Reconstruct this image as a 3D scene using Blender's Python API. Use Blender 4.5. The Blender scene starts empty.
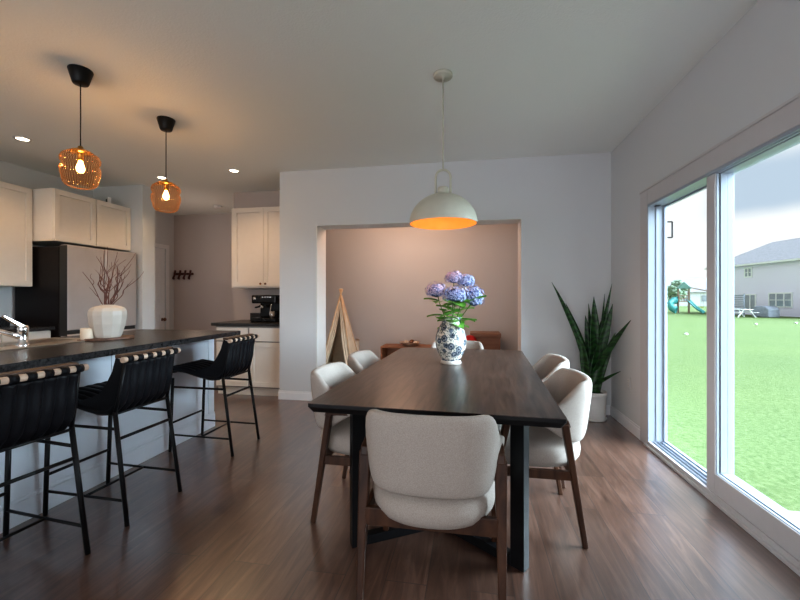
import bpy, bmesh, math, random
from mathutils import Vector, Matrix
random.seed(7)
S = bpy.context.scene
COL = S.collection
PI = math.pi

# ------------------------------------------------------------------ materials
def mat(name, color, rough=0.6, metal=0.0, noise=0.0, nscale=20, bump=0.0, bscale=60, coat=0.0, emit=None, estr=0.0, spec=0.5, stretch=None, color2=None):
    m = bpy.data.materials.new(name); m.use_nodes = True
    nt = m.node_tree; b = nt.nodes['Principled BSDF']
    b.inputs['Base Color'].default_value = (*color, 1)
    b.inputs['Roughness'].default_value = rough
    b.inputs['Metallic'].default_value = metal
    b.inputs['Specular IOR Level'].default_value = spec
    b.inputs['Coat Weight'].default_value = coat
    if emit:
        b.inputs['Emission Color'].default_value = (*emit, 1); b.inputs['Emission Strength'].default_value = estr
    tc = nt.nodes.new('ShaderNodeTexCoord')
    mp = nt.nodes.new('ShaderNodeMapping'); nt.links.new(tc.outputs['Object'], mp.inputs[0])
    if stretch: mp.inputs['Scale'].default_value = stretch
    if noise or color2:
        n = nt.nodes.new('ShaderNodeTexNoise'); n.inputs['Scale'].default_value = nscale; n.inputs['Detail'].default_value = 5
        nt.links.new(mp.outputs[0], n.inputs['Vector'])
        r = nt.nodes.new('ShaderNodeValToRGB'); nt.links.new(n.outputs['Fac'], r.inputs[0])
        c2 = color2 if color2 else tuple(min(1, c*(1+noise)) for c in color)
        c1 = color if color2 else tuple(c*(1-noise) for c in color)
        r.color_ramp.elements[0].position = 0.35; r.color_ramp.elements[1].position = 0.65
        r.color_ramp.elements[0].color = (*c1, 1); r.color_ramp.elements[1].color = (*c2, 1)
        nt.links.new(r.outputs[0], b.inputs['Base Color'])
    if bump:
        n2 = nt.nodes.new('ShaderNodeTexNoise'); n2.inputs['Scale'].default_value = bscale; n2.inputs['Detail'].default_value = 3
        nt.links.new(mp.outputs[0], n2.inputs['Vector'])
        bp = nt.nodes.new('ShaderNodeBump'); bp.inputs['Strength'].default_value = bump; bp.inputs['Distance'].default_value = 0.01
        nt.links.new(n2.outputs['Fac'], bp.inputs['Height']); nt.links.new(bp.outputs[0], b.inputs['Normal'])
    return m

def floor_material():
    m = bpy.data.materials.new('wood_plank_floor'); m.use_nodes = True
    nt = m.node_tree; L = nt.links.new; N = nt.nodes.new
    b = nt.nodes['Principled BSDF']
    tc = N('ShaderNodeTexCoord'); mp = N('ShaderNodeMapping'); mp.inputs['Rotation'].default_value = (0, 0, PI/2)
    L(tc.outputs['Object'], mp.inputs[0])
    br = N('ShaderNodeTexBrick'); br.offset = 0.37; br.inputs['Scale'].default_value = 1
    br.inputs['Brick Width'].default_value = 1.22; br.inputs['Row Height'].default_value = 0.18
    br.inputs['Mortar Size'].default_value = 0.0022; br.inputs['Mortar Smooth'].default_value = 0.2
    br.inputs['Color1'].default_value = (0.0, 0.0, 0.0, 1); br.inputs['Color2'].default_value = (1, 1, 1, 1)
    br.inputs['Mortar'].default_value = (0.5, 0.5, 0.5, 1)
    L(mp.outputs[0], br.inputs['Vector'])
    mg = N('ShaderNodeMapping'); mg.inputs['Scale'].default_value = (14, 1.3, 1); L(tc.outputs['Object'], mg.inputs[0])
    ad = N('ShaderNodeVectorMath'); ad.operation = 'ADD'; L(mg.outputs[0], ad.inputs[0])
    sc = N('ShaderNodeVectorMath'); sc.operation = 'SCALE'; sc.inputs['Scale'].default_value = 7.0; L(br.outputs['Color'], sc.inputs[0]); L(sc.outputs[0], ad.inputs[1])
    n = N('ShaderNodeTexNoise'); n.inputs['Scale'].default_value = 1.6; n.inputs['Detail'].default_value = 8; n.inputs['Roughness'].default_value = 0.62; n.inputs['Distortion'].default_value = 1.2
    L(ad.outputs[0], n.inputs['Vector'])
    r = N('ShaderNodeValToRGB'); L(n.outputs['Fac'], r.inputs[0])
    e = r.color_ramp.elements
    e[0].position = 0.28; e[0].color = (0.050, 0.021, 0.012, 1)
    e[1].position = 0.72; e[1].color = (0.170, 0.092, 0.064, 1)
    mid = r.color_ramp.elements.new(0.5); mid.color = (0.100, 0.047, 0.030, 1)
    # tone per plank
    hs = N('ShaderNodeMixRGB'); hs.blend_type = 'MULTIPLY'; hs.inputs[0].default_value = 1
    rr = N('ShaderNodeValToRGB'); rr.color_ramp.elements[0].color = (0.80, 0.79, 0.78, 1); rr.color_ramp.elements[1].color = (1.12, 1.12, 1.13, 1)
    L(br.outputs['Color'], rr.inputs[0]); L(r.outputs[0], hs.inputs[1]); L(rr.outputs[0], hs.inputs[2])
    mx = N('ShaderNodeMixRGB'); mx.inputs[2].default_value = (0.035, 0.022, 0.018, 1)
    mf = N('ShaderNodeMath'); mf.operation = 'MULTIPLY'; mf.inputs[1].default_value = 0.8; L(br.outputs['Fac'], mf.inputs[0])
    L(mf.outputs[0], mx.inputs[0]); L(hs.outputs[0], mx.inputs[1]); L(mx.outputs[0], b.inputs['Base Color'])
    ro = N('ShaderNodeMapRange'); ro.inputs['To Min'].default_value = 0.27; ro.inputs['To Max'].default_value = 0.42; L(n.outputs['Fac'], ro.inputs[0]); L(ro.outputs[0], b.inputs['Roughness'])
    b.inputs['Specular IOR Level'].default_value = 0.9
    b.inputs['Coat Weight'].default_value = 1.0; b.inputs['Coat Roughness'].default_value = .27; b.inputs['Coat IOR'].default_value = 2.1
    bp = N('ShaderNodeBump'); bp.inputs['Strength'].default_value = 0.12; bp.inputs['Distance'].default_value = 0.004
    L(n.outputs['Fac'], bp.inputs['Height']); L(bp.outputs[0], b.inputs['Normal'])
    return m

def grain_material(name, dark, light, rough=0.45, scale=(2.5, 18, 18), ns=1.5, spec=0.5):
    m = bpy.data.materials.new(name); m.use_nodes = True
    nt = m.node_tree; L = nt.links.new; N = nt.nodes.new; b = nt.nodes['Principled BSDF']
    tc = N('ShaderNodeTexCoord'); mp = N('ShaderNodeMapping'); mp.inputs['Scale'].default_value = scale; L(tc.outputs['Object'], mp.inputs[0])
    n = N('ShaderNodeTexNoise'); n.inputs['Scale'].default_value = ns; n.inputs['Detail'].default_value = 7; n.inputs['Distortion'].default_value = 0.8; L(mp.outputs[0], n.inputs['Vector'])
    r = N('ShaderNodeValToRGB'); r.color_ramp.elements[0].position = .3; r.color_ramp.elements[1].position = .7
    r.color_ramp.elements[0].color = (*dark, 1); r.color_ramp.elements[1].color = (*light, 1)
    L(n.outputs['Fac'], r.inputs[0]); L(r.outputs[0], b.inputs['Base Color'])
    b.inputs['Roughness'].default_value = rough; b.inputs['Specular IOR Level'].default_value = spec
    bp = N('ShaderNodeBump'); bp.inputs['Strength'].default_value = .15; bp.inputs['Distance'].default_value = .004
    L(n.outputs['Fac'], bp.inputs['Height']); L(bp.outputs[0], b.inputs['Normal'])
    return m

def glass_material(name, tint, gloss=0.07, rough=0.02, gcol=(1, 1, 1), body=None, bodyfac=0.0, ribs=0):
    m = bpy.data.materials.new(name); m.use_nodes = True
    nt = m.node_tree; L = nt.links.new; N = nt.nodes.new
    nt.nodes.remove(nt.nodes['Principled BSDF']); out = nt.nodes['Material Output']
    t = N('ShaderNodeBsdfTransparent'); t.inputs[0].default_value = (*tint, 1)
    g = N('ShaderNodeBsdfGlossy'); g.inputs['Color'].default_value = (*gcol, 1); g.inputs['Roughness'].default_value = rough
    fr = N('ShaderNodeLayerWeight'); fr.inputs[0].default_value = gloss
    mx = N('ShaderNodeMixShader'); L(fr.outputs['Fresnel'], mx.inputs[0]); L(t.outputs[0], mx.inputs[1]); L(g.outputs[0], mx.inputs[2])
    last = mx
    if body:
        d = N('ShaderNodeBsdfTranslucent'); d.inputs[0].default_value = (*body, 1)
        d2 = N('ShaderNodeBsdfDiffuse'); d2.inputs[0].default_value = (*body, 1)
        ad = N('ShaderNodeMixShader'); ad.inputs[0].default_value = .5; L(d.outputs[0], ad.inputs[1]); L(d2.outputs[0], ad.inputs[2])
        m2 = N('ShaderNodeMixShader'); L(last.outputs[0], m2.inputs[1]); L(ad.outputs[0], m2.inputs[2])
        m2.inputs[0].default_value = bodyfac
        if ribs:
            tc = N('ShaderNodeTexCoord'); sp = N('ShaderNodeSeparateXYZ'); L(tc.outputs['Object'], sp.inputs[0])
            at = N('ShaderNodeMath'); at.operation = 'ARCTAN2'; L(sp.outputs[0], at.inputs[0]); L(sp.outputs[1], at.inputs[1])
            mu = N('ShaderNodeMath'); mu.operation = 'MULTIPLY'; mu.inputs[1].default_value = ribs; L(at.outputs[0], mu.inputs[0])
            si = N('ShaderNodeMath'); si.operation = 'SINE'; L(mu.outputs[0], si.inputs[0])
            mr = N('ShaderNodeMapRange'); mr.inputs['From Min'].default_value = -1; mr.inputs['From Max'].default_value = 1; L(si.outputs[0], mr.inputs[0])
            rc = N('ShaderNodeValToRGB'); L(mr.outputs[0], rc.inputs[0])
            rc.color_ramp.elements[0].color = (tint[0]*.72, tint[1]*.60, tint[2]*.52, 1); rc.color_ramp.elements[1].color = (min(1, tint[0]*1.1), min(1, tint[1]*1.1), min(1, tint[2]*1.1), 1)
            L(rc.outputs[0], t.inputs[0])
        last = m2
    L(last.outputs[0], out.inputs['Surface'])
    return m

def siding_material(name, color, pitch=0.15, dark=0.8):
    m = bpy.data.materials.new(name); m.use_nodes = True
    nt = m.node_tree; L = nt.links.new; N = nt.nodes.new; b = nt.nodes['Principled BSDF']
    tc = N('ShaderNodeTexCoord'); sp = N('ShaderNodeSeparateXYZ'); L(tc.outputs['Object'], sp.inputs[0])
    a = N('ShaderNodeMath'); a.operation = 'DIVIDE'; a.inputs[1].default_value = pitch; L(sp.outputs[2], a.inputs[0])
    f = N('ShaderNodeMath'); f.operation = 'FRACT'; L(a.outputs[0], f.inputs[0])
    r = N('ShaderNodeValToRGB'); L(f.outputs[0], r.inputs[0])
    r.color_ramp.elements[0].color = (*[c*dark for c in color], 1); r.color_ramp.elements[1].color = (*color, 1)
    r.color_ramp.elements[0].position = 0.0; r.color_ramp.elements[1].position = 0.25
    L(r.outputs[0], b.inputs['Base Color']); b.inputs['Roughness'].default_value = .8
    return m

def vase_pattern_material():
    m = bpy.data.materials.new('painted_porcelain'); m.use_nodes = True
    nt = m.node_tree; L = nt.links.new; N = nt.nodes.new; b = nt.nodes['Principled BSDF']
    tc = N('ShaderNodeTexCoord')
    v = N('ShaderNodeTexVoronoi'); v.inputs['Scale'].default_value = 19; v.inputs['Randomness'].default_value = .75; L(tc.outputs['Object'], v.inputs['Vector'])
    # concentric flower rings round each cell centre
    mu = N('ShaderNodeMath'); mu.operation = 'MULTIPLY'; mu.inputs[1].default_value = 26; L(v.outputs['Distance'], mu.inputs[0])
    si = N('ShaderNodeMath'); si.operation = 'SINE'; L(mu.outputs[0], si.inputs[0])
    r = N('ShaderNodeValToRGB'); L(v.outputs['Distance'], r.inputs[0]); r.color_ramp.interpolation = 'LINEAR'
    e = r.color_ramp.elements
    e[0].position = 0.0; e[0].color = (0.02, 0.03, 0.09, 1)
    e[1].position = 1.0; e[1].color = (0.80, 0.77, 0.70, 1)
    for p, c in ((0.13, (0.04, 0.055, 0.09, 1)), (0.19, (0.40, 0.42, 0.44, 1)), (0.30, (0.10, 0.125, 0.17, 1)), (0.42, (0.20, 0.235, 0.28, 1)), (0.48, (0.72, 0.68, 0.60, 1))):
        x = e.new(p); x.color = c
    w = N('ShaderNodeTexNoise'); w.inputs['Scale'].default_value = 34; w.inputs['Detail'].default_value = 2; w.inputs['Distortion'].default_value = 2.0; L(tc.outputs['Object'], w.inputs['Vector'])
    r2 = N('ShaderNodeValToRGB'); L(w.outputs['Fac'], r2.inputs[0]); r2.color_ramp.interpolation = 'CONSTANT'
    q = r2.color_ramp.elements; q[0].color = (1, 1, 1, 1); q[1].position = .50; q[1].color = (0.20, 0.24, 0.26, 1)
    z = q.new(.60); z.color = (1, 1, 1, 1)
    mm = N('ShaderNodeMixRGB'); mm.blend_type = 'MULTIPLY'; mm.inputs[0].default_value = 1; L(r.outputs[0], mm.inputs[1]); L(r2.outputs[0], mm.inputs[2])
    L(mm.outputs[0], b.inputs['Base Color']); b.inputs['Roughness'].default_value = .18
    return m

def snake_leaf_material():
    m = bpy.data.materials.new('banded_leaf'); m.use_nodes = True
    nt = m.node_tree; L = nt.links.new; N = nt.nodes.new; b = nt.nodes['Principled BSDF']
    tc = N('ShaderNodeTexCoord'); w = N('ShaderNodeTexWave'); w.bands_direction = 'Z'; w.inputs['Scale'].default_value = 5; w.inputs['Distortion'].default_value = 9; w.inputs['Detail'].default_value = 3; w.inputs['Detail Scale'].default_value = 2
    L(tc.outputs['Object'], w.inputs['Vector'])
    r = N('ShaderNodeValToRGB'); L(w.outputs['Fac'], r.inputs[0])
    r.color_ramp.elements[0].color = (0.006, 0.026, 0.008, 1); r.color_ramp.elements[1].color = (0.030, 0.105, 0.026, 1)
    L(r.outputs[0], b.inputs['Base Color']); b.inputs['Roughness'].default_value = .35
    return m

WALLC = (0.62, 0.63, 0.645)
M = {}
M['wall'] = mat('wall_paint', WALLC, .75, bump=.08, bscale=220)
M['hallwall'] = mat('hall_wall_paint', (0.52, 0.46, 0.44), .75, bump=.08, bscale=220)
M['ceil'] = mat('ceiling_paint', (0.80, 0.81, 0.78), .85, bump=.2, bscale=90)
M['trim'] = mat('trim_paint', (0.78, 0.78, 0.80), .4, noise=.01)
M['jamb'] = mat('opening_jamb_paint', (0.74, 0.75, 0.74), .5, noise=.01)
M['floor'] = floor_material()
M['cab'] = mat('cabinet_paint', (0.78, 0.71, 0.64), .4, noise=.01)
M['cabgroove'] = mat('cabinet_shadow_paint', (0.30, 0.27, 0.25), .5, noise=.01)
M['counter'] = mat('dark_laminate', (0.010, 0.010, 0.011), .26, nscale=90, color2=(0.050, 0.047, 0.048), spec=.4)
M['island'] = mat('island_paint', (0.60, 0.64, 0.70), .45, noise=.01)
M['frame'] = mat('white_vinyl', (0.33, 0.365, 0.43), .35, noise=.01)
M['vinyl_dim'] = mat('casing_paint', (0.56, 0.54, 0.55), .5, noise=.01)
M['track'] = mat('track_metal', (0.45, 0.46, 0.48), .35, metal=.6, noise=.02)
M['gasket'] = mat('black_gasket', (0.03, 0.03, 0.03), .5, noise=.05)
M['glass'] = glass_material('pane_glass', (0.93, 0.965, 0.96), .035, .0)
M['black'] = mat('black_metal', (0.007, 0.007, 0.008), .42, noise=.1, spec=.25)
M['leather'] = mat('black_leather', (0.006, 0.006, 0.008), .5, bump=.12, bscale=120, noise=.1, spec=.22)
M['dowel'] = mat('pale_wood', (0.56, 0.42, 0.32), .5, noise=.15, nscale=8, stretch=(8, 1, 8))
M['brownrail'] = mat('brown_wood_rail', (0.085, 0.045, 0.026), .45, noise=.2, nscale=8)
M['tabletop'] = grain_material('dark_oak', (0.010, 0.006, 0.005), (0.075, 0.048, 0.038), .30, (16, 1.2, 6), 2.6, .5)
M['walnut'] = grain_material('walnut', (0.028, 0.011, 0.006), (0.085, 0.036, 0.018), .42, (9, 9, 2), 2, .3)
M['fabric'] = mat('oatmeal_fabric', (0.38, 0.33, 0.295), .95, nscale=320, color2=(0.48, 0.425, 0.38), bump=.3, bscale=420, spec=.1)
M['fridge'] = mat('brushed_steel', (0.55, 0.51, 0.50), .34, metal=.35, noise=.03, nscale=6)
M['fridgeside'] = mat('fridge_side', (0.012, 0.009, 0.009), .38, noise=.1, spec=.22)
M['chrome'] = mat('chrome', (0.75, 0.72, 0.70), .16, metal=1, noise=.02)
M['steel'] = mat('sink_steel', (0.62, 0.55, 0.48), .3, metal=.9, noise=.03)
M['ceramic'] = mat('white_ceramic', (0.62, 0.56, 0.50), .45, noise=.03, nscale=10)
M['potw'] = mat('white_pot', (0.78, 0.78, 0.76), .5, noise=.02, nscale=10)
M['candle'] = mat('cream_wax', (0.72, 0.62, 0.50), .6, noise=.04)
M['board'] = mat('acacia_board', (0.16, 0.08, 0.05), .5, noise=.4, nscale=14, stretch=(1, 6, 1))
M['twig'] = mat('red_brown_twig', (0.17, 0.075, 0.06), .7, noise=.3, nscale=30)
M['brass'] = mat('brass', (0.72, 0.46, 0.16), .28, metal=1, noise=.03)
M['amber'] = glass_material('amber_ribbed_glass', (0.95, 0.81, 0.69), .14, .10, (1, .85, .7), body=(0.55, 0.30, 0.20), bodyfac=.012, ribs=44)
M['bulb'] = mat('lit_bulb', (1, .8, .5), .3, emit=(1.0, 0.66, 0.30), estr=14)
M['lens'] = mat('lit_lens', (1, .9, .8), .3, emit=(1.0, 0.84, 0.62), estr=9)
M['shade'] = mat('putty_enamel', (0.52, 0.50, 0.42), .45, noise=.02)
M['gold'] = mat('gold_lining_glow', (0.80, 0.36, 0.08), .5, noise=.04, emit=(1.0, .42, .10), estr=.12)  # weak emission stands in for the bulb's light on the lining
M['porcelain'] = vase_pattern_material()
M['petal_blue'] = mat('blue_petals', (0.20, 0.27, 0.55), .7, nscale=60, color2=(0.56, 0.62, 0.85))
M['petal_lilac'] = mat('lilac_petals', (0.26, 0.30, 0.56), .7, nscale=50, color2=(0.72, 0.58, 0.72))
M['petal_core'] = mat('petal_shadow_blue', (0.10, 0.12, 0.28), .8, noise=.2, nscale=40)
M['leaf'] = mat('fresh_leaf', (0.09, 0.30, 0.04), .5, nscale=30, color2=(0.26, 0.56, 0.10))
M['stem'] = mat('green_stem', (0.08, 0.18, 0.04), .6, noise=.2)
M['snake'] = snake_leaf_material()
M['soil'] = mat('potting_soil', (0.03, 0.02, 0.015), .95, noise=.4, nscale=60, bump=.5)
M['plastic'] = mat('white_plastic', (0.75, 0.73, 0.72), .4, noise=.01)
M['darkslot'] = mat('dark_slot', (0.03, 0.03, 0.03), .5, noise=.05)
M['knob'] = mat('bronze_knob', (0.20, 0.09, 0.05), .35, metal=.7, noise=.1)
M['redwood'] = mat('dark_red_wood', (0.07, 0.016, 0.012), .5, noise=.2)
M['canvas'] = mat('canvas_cloth', (0.66, 0.54, 0.40), .9, noise=.07, nscale=12, bump=.3, bscale=30)
M['pine'] = mat('pine_pole', (0.60, 0.42, 0.26), .6, noise=.1, nscale=8)
M['oak'] = grain_material('orange_oak', (0.26, 0.10, 0.045), (0.42, 0.19, 0.09), .45, (2, 12, 12))
M['brownpanel'] = grain_material('brown_panel', (0.24, 0.12, 0.08), (0.33, 0.19, 0.13), .5, (2, 12, 12))
M['red'] = mat('red_cloth', (0.55, 0.02, 0.02), .8, noise=.2, nscale=18)
M['cream'] = mat('cream_wicker', (0.72, 0.64, 0.54), .8, noise=.1, nscale=50)
M['machine'] = mat('espresso_black', (0.008, 0.008, 0.008), .25, noise=.1, spec=.3)

# ------------------------------------------------------------------ mesh helper
class MB:
    def __init__(s): s.bm = bmesh.new()
    def box(s, x0, x1, y0, y1, z0, z1, mtx=None):
        v = [s.bm.verts.new(Vector(p) if mtx is None else mtx @ Vector(p)) for p in
             ((x0,y0,z0),(x1,y0,z0),(x1,y1,z0),(x0,y1,z0),(x0,y0,z1),(x1,y0,z1),(x1,y1,z1),(x0,y1,z1))]
        for f in ((0,3,2,1),(4,5,6,7),(0,1,5,4),(1,2,6,5),(2,3,7,6),(3,0,4,7)): s.bm.faces.new([v[i] for i in f])
        return s
    def bar(s, a, b, w, h=None, w2=None, h2=None, up=(0,0,1), roll=0):
        a, b = Vector(a), Vector(b); h = h or w; w2 = w2 or w; h2 = h2 or h
        d = (b-a).normalized(); u = Vector(up)
        if abs(d.dot(u)) > .95: u = Vector((1,0,0))
        r = d.cross(u).normalized(); t = r.cross(d)
        if roll: q = Matrix.Rotation(roll, 3, d); r = q @ r; t = q @ t
        vs = []
        for p, W, Hh in ((a, w, h), (b, w2, h2)):
            for i, j in ((-1,-1),(1,-1),(1,1),(-1,1)): vs.append(s.bm.verts.new(p + r*i*W/2 + t*j*Hh/2))
        for f in ((3,2,1,0),(4,5,6,7),(0,1,5,4),(1,2,6,5),(2,3,7,6),(3,0,4,7)): s.bm.faces.new([vs[i] for i in f])
        return s
    def tube(s, pts, r, seg=10, cap=True):
        pts = [Vector(p) for p in pts]; n = len(pts)
        rs = r if isinstance(r, (list, tuple)) else [r]*n
        rings = []; prev = None
        for i, p in enumerate(pts):
            d = (pts[min(i+1, n-1)] - pts[max(i-1, 0)]).normalized()
            if prev is None:
                u = Vector((0,0,1)) if abs(d.z) < .9 else Vector((1,0,0))
                prev = d.cross(u).normalized()
            a = (prev - d*prev.dot(d)).normalized(); b = d.cross(a); prev = a
            rings.append([s.bm.verts.new(p + (a*math.cos(2*PI*k/seg) + b*math.sin(2*PI*k/seg))*rs[i]) for k in range(seg)])
        for i in range(n-1):
            for k in range(seg):
                f = s.bm.faces.new((rings[i][k], rings[i][(k+1)%seg], rings[i+1][(k+1)%seg], rings[i+1][k])); f.smooth = True
        if cap:
            s.bm.faces.new(rings[0][::-1]); s.bm.faces.new(rings[-1])
        return s
    def lathe(s, prof, seg=32, c=(0,0,0), rib=0, ribn=0, smooth=True, sx=1, sy=1):
        c = Vector(c); rings = []
        for (r, z) in prof:
            if r < 1e-5: rings.append([s.bm.verts.new(c + Vector((0,0,z)))])
            else:
                rings.append([s.bm.verts.new(c + Vector((sx*(r + rib*math.cos(ribn*2*PI*k/seg))*math.cos(2*PI*k/seg), sy*(r + rib*math.cos(ribn*2*PI*k/seg))*math.sin(2*PI*k/seg), z))) for k in range(seg)])
        for i in range(len(rings)-1):
            A, B = rings[i], rings[i+1]
            for k in range(seg):
                k2 = (k+1) % seg
                if len(A) == 1 and len(B) == 1: continue
                if len(A) == 1: f = s.bm.faces.new((A[0], B[k2], B[k]))
                elif len(B) == 1: f = s.bm.faces.new((A[k], A[k2], B[0]))
                else: f = s.bm.faces.new((A[k], A[k2], B[k2], B[k]))
                f.smooth = smooth
        return s
    def grid(s, fn, nu, nv, closed=False, smooth=True):
        R = [[s.bm.verts.new(Vector(fn(i/(nu-1) if not closed else i/nu, j/(nv-1)))) for j in range(nv)] for i in range(nu)]
        for i in range(nu if closed else nu-1):
            for j in range(nv-1):
                f = s.bm.faces.new((R[i][j], R[(i+1)%nu][j], R[(i+1)%nu][j+1], R[i][j+1])); f.smooth = smooth
        return R
    def prism(s, pts, z0, z1, axis='z'):
        def P(p, q):
            return {'z': (p[0], p[1], q), 'x': (q, p[0], p[1]), 'y': (p[0], q, p[1])}[axis]
        a = [s.bm.verts.new(P(p, z0)) for p in pts]; b = [s.bm.verts.new(P(p, z1)) for p in pts]
        s.bm.faces.new(a[::-1]); s.bm.faces.new(b); n = len(pts)
        for i in range(n): s.bm.faces.new((a[i], a[(i+1)%n], b[(i+1)%n], b[i]))
        return s
    def ball(s, c, r, sub=2, sc=(1,1,1), smooth=True):
        res = bmesh.ops.create_icosphere(s.bm, subdivisions=sub, radius=r)
        for v in res['verts']:
            v.co = Vector((v.co.x*sc[0], v.co.y*sc[1], v.co.z*sc[2])) + Vector(c)
        for v in res['verts']:
            for f in v.link_faces: f.smooth = smooth
        return s
    def build(s, name, m, parent=None, bevel=0, seg=2, subsurf=0, solid=0, smooth=None):
        bmesh.ops.recalc_face_normals(s.bm, faces=s.bm.faces)
        me = bpy.data.meshes.new(name); s.bm.to_mesh(me); s.bm.free()
        o = bpy.data.objects.new(name, me); COL.objects.link(o)
        for x in (m if isinstance(m, (list, tuple)) else [m]): me.materials.append(x)
        if smooth is not None:
            for p in me.polygons: p.use_smooth = smooth
        if parent: o.parent = parent
        if solid:
            k = o.modifiers.new('Solidify', 'SOLIDIFY'); k.thickness = solid; k.offset = 0
        if bevel:
            k = o.modifiers.new('Bevel', 'BEVEL'); k.width = bevel; k.segments = seg; k.limit_method = 'ANGLE'; k.angle_limit = math.radians(35)
        if subsurf:
            k = o.modifiers.new('Subsurf', 'SUBSURF'); k.levels = subsurf; k.render_levels = subsurf
        return o

def thing(name, label, cat, loc=(0,0,0), rz=0, group=None):
    o = bpy.data.objects.new(name, None); COL.objects.link(o); o.empty_display_size = .1
    o.location = loc; o.rotation_euler = (0,0,rz); o['label'] = label; o['category'] = cat
    if group: o['group'] = group
    return o
def tag(o, label, cat, group=None):
    o['label'] = label; o['category'] = cat
    if group: o['group'] = group
    return o
def struct(o, label=None):
    o['kind'] = 'structure'
    if label: o['label'] = label
    return o
def copy_tree(o, parent=None):
    c = o.copy(); COL.objects.link(c); c.parent = parent
    for ch in list(o.children): copy_tree(ch, c)
    return c
def dup(root, loc, rz, label, group=None):
    r = copy_tree(root); r.location = loc; r.rotation_euler = (0,0,rz); r['label'] = label
    if group: r['group'] = group
    return r

CEIL = 2.74
RX = 1.45     # right wall
FY = 4.44     # far wall
# ------------------------------------------------------------------ room shell
struct(MB().box(-5.6, RX+.13, -3.1, 6.7, -.08, 0).build('floor', M['floor']), 'brown wood plank floor')
struct(MB().box(-5.6, RX+.16, -3.1, 6.7, CEIL, CEIL+.08).build('ceiling', M['ceil']), 'painted ceiling')
OX0, OX1, OZ, OD = -1.795, .548, 2.08, .28
b = MB()
b.box(-2.262, OX0, FY, FY+OD, 0, CEIL); b.box(OX1, RX, FY, FY+OD, 0, CEIL); b.box(OX0, OX1, FY, FY+OD, OZ, CEIL)
struct(b.build('wall_far', M['wall']), 'light grey wall with wide opening to the playroom')
b = MB(); b.box(OX0, OX0+.012, FY-.004, FY+OD+.004, 0, OZ); b.box(OX1-.004, OX1+.0, FY-.001, FY+OD+.001, 0, OZ); b.box(OX0+.012, OX1-.004, FY-.001, FY+OD+.001, OZ-.004, OZ)  # last box: pale board added to lighten the shaded header underside
struct(b.build('trim_1', M['jamb']))
# right wall with sliding door hole
DY0, DY1, DZ = 1.70, 3.557, 1.99
b = MB()
b.box(RX, RX+.128, DY1, 6.6, 0, CEIL); b.box(RX, RX+.128, -3.1, DY0, 0, CEIL); b.box(RX, RX+.128, DY0, DY1, DZ, CEIL)
struct(b.build('wall_right', M['wall']), 'light grey wall around the sliding glass door')
struct(MB().box(-5.2, -5.1, -3.1, 4.61, 0, CEIL).build('wall_left', M['wall']))
struct(MB().box(-5.2, -4.32, 4.61, 4.82, 0, CEIL).build('wall_stub', M['wall']))
# hall left wall with a door hole
b = MB(); b.box(-5.50, -5.37, 4.82, 5.43, 0, CEIL); b.box(-5.50, -5.37, 6.24, 6.44, 0, CEIL); b.box(-5.50, -5.37, 5.43, 6.24, 2.10, CEIL)
struct(b.build('wall_hall_left', M['wall']))
struct(MB().box(-5.50, -3.36, 6.44, 6.56, 0, CEIL).build('wall_hall_far', M['hallwall']))
b = MB(); b.box(-3.36, -2.262, 5.2, 5.32, 0, CEIL); b.box(-3.36, -3.26, 5.32, 6.56, 0, CEIL)
struct(b.build('wall_alcove', M['hallwall']))
struct(MB().box(-2.262, -2.20, FY+OD, 5.32, 0, CEIL).build('wall_playroom_left', M['wall']))
struct(MB().box(-3.26, RX+.0, 6.5, 6.6, 0, CEIL).build('wall_playroom', M['wall']))
# near wall, unseen behind the camera, with an opening added for the fill light
b = MB()
b.box(-5.2, -3.4, -3.1, -3.0, 0, CEIL); b.box(.9, RX, -3.1, -3.0, 0, CEIL); b.box(-3.4, .9, -3.1, -3.0, 0, .6); b.box(-3.4, .9, -3.1, -3.0, 2.3, CEIL)
struct(b.build('wall_near', M['wall']))
# baseboards
def baseboard(name, segs):
    b = MB()
    for (x0, x1, y0, y1) in segs:
        b.box(x0, x1, y0, y1, 0, .085)
        cx, cy = (x0+x1)/2, (y0+y1)/2
        if x1-x0 > y1-y0: b.box(x0, x1, y0+(.004 if y0 < FY else 0), y1, .085, .105)
        else: b.box(x0+.004, x1, y0, y1, .085, .105)
    return struct(b.build(name, M['trim'], bevel=.003))
baseboard('baseboard_far', [(-2.275, OX0, FY-.014, FY), (OX1, RX-.014, FY-.014, FY)])
baseboard('baseboard_right', [(RX-.014, RX, 3.70, FY-.0), (RX-.014, RX, -3.0, 1.55)])
baseboard('baseboard_playroom', [(-3.26, RX, 6.486, 6.5)])
baseboard('baseboard_hall', [(-5.37, -3.36, 6.426, 6.44)])
# casing round the sliding door
b = MB()
b.box(RX-.014, RX, DY1, DY1+.135, 0, DZ+.135); b.box(RX-.014, RX, DY0-.135, DY0, 0, DZ+.135); b.box(RX-.014, RX, DY0, DY1, DZ, DZ+.135)
b.box(RX-.022, RX-.014, DY0-.135, DY1+.135, DZ+.118, DZ+.135)
struct(b.build('trim_2', M['vinyl_dim'], bevel=.003), 'flat casing around the sliding door')

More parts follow.
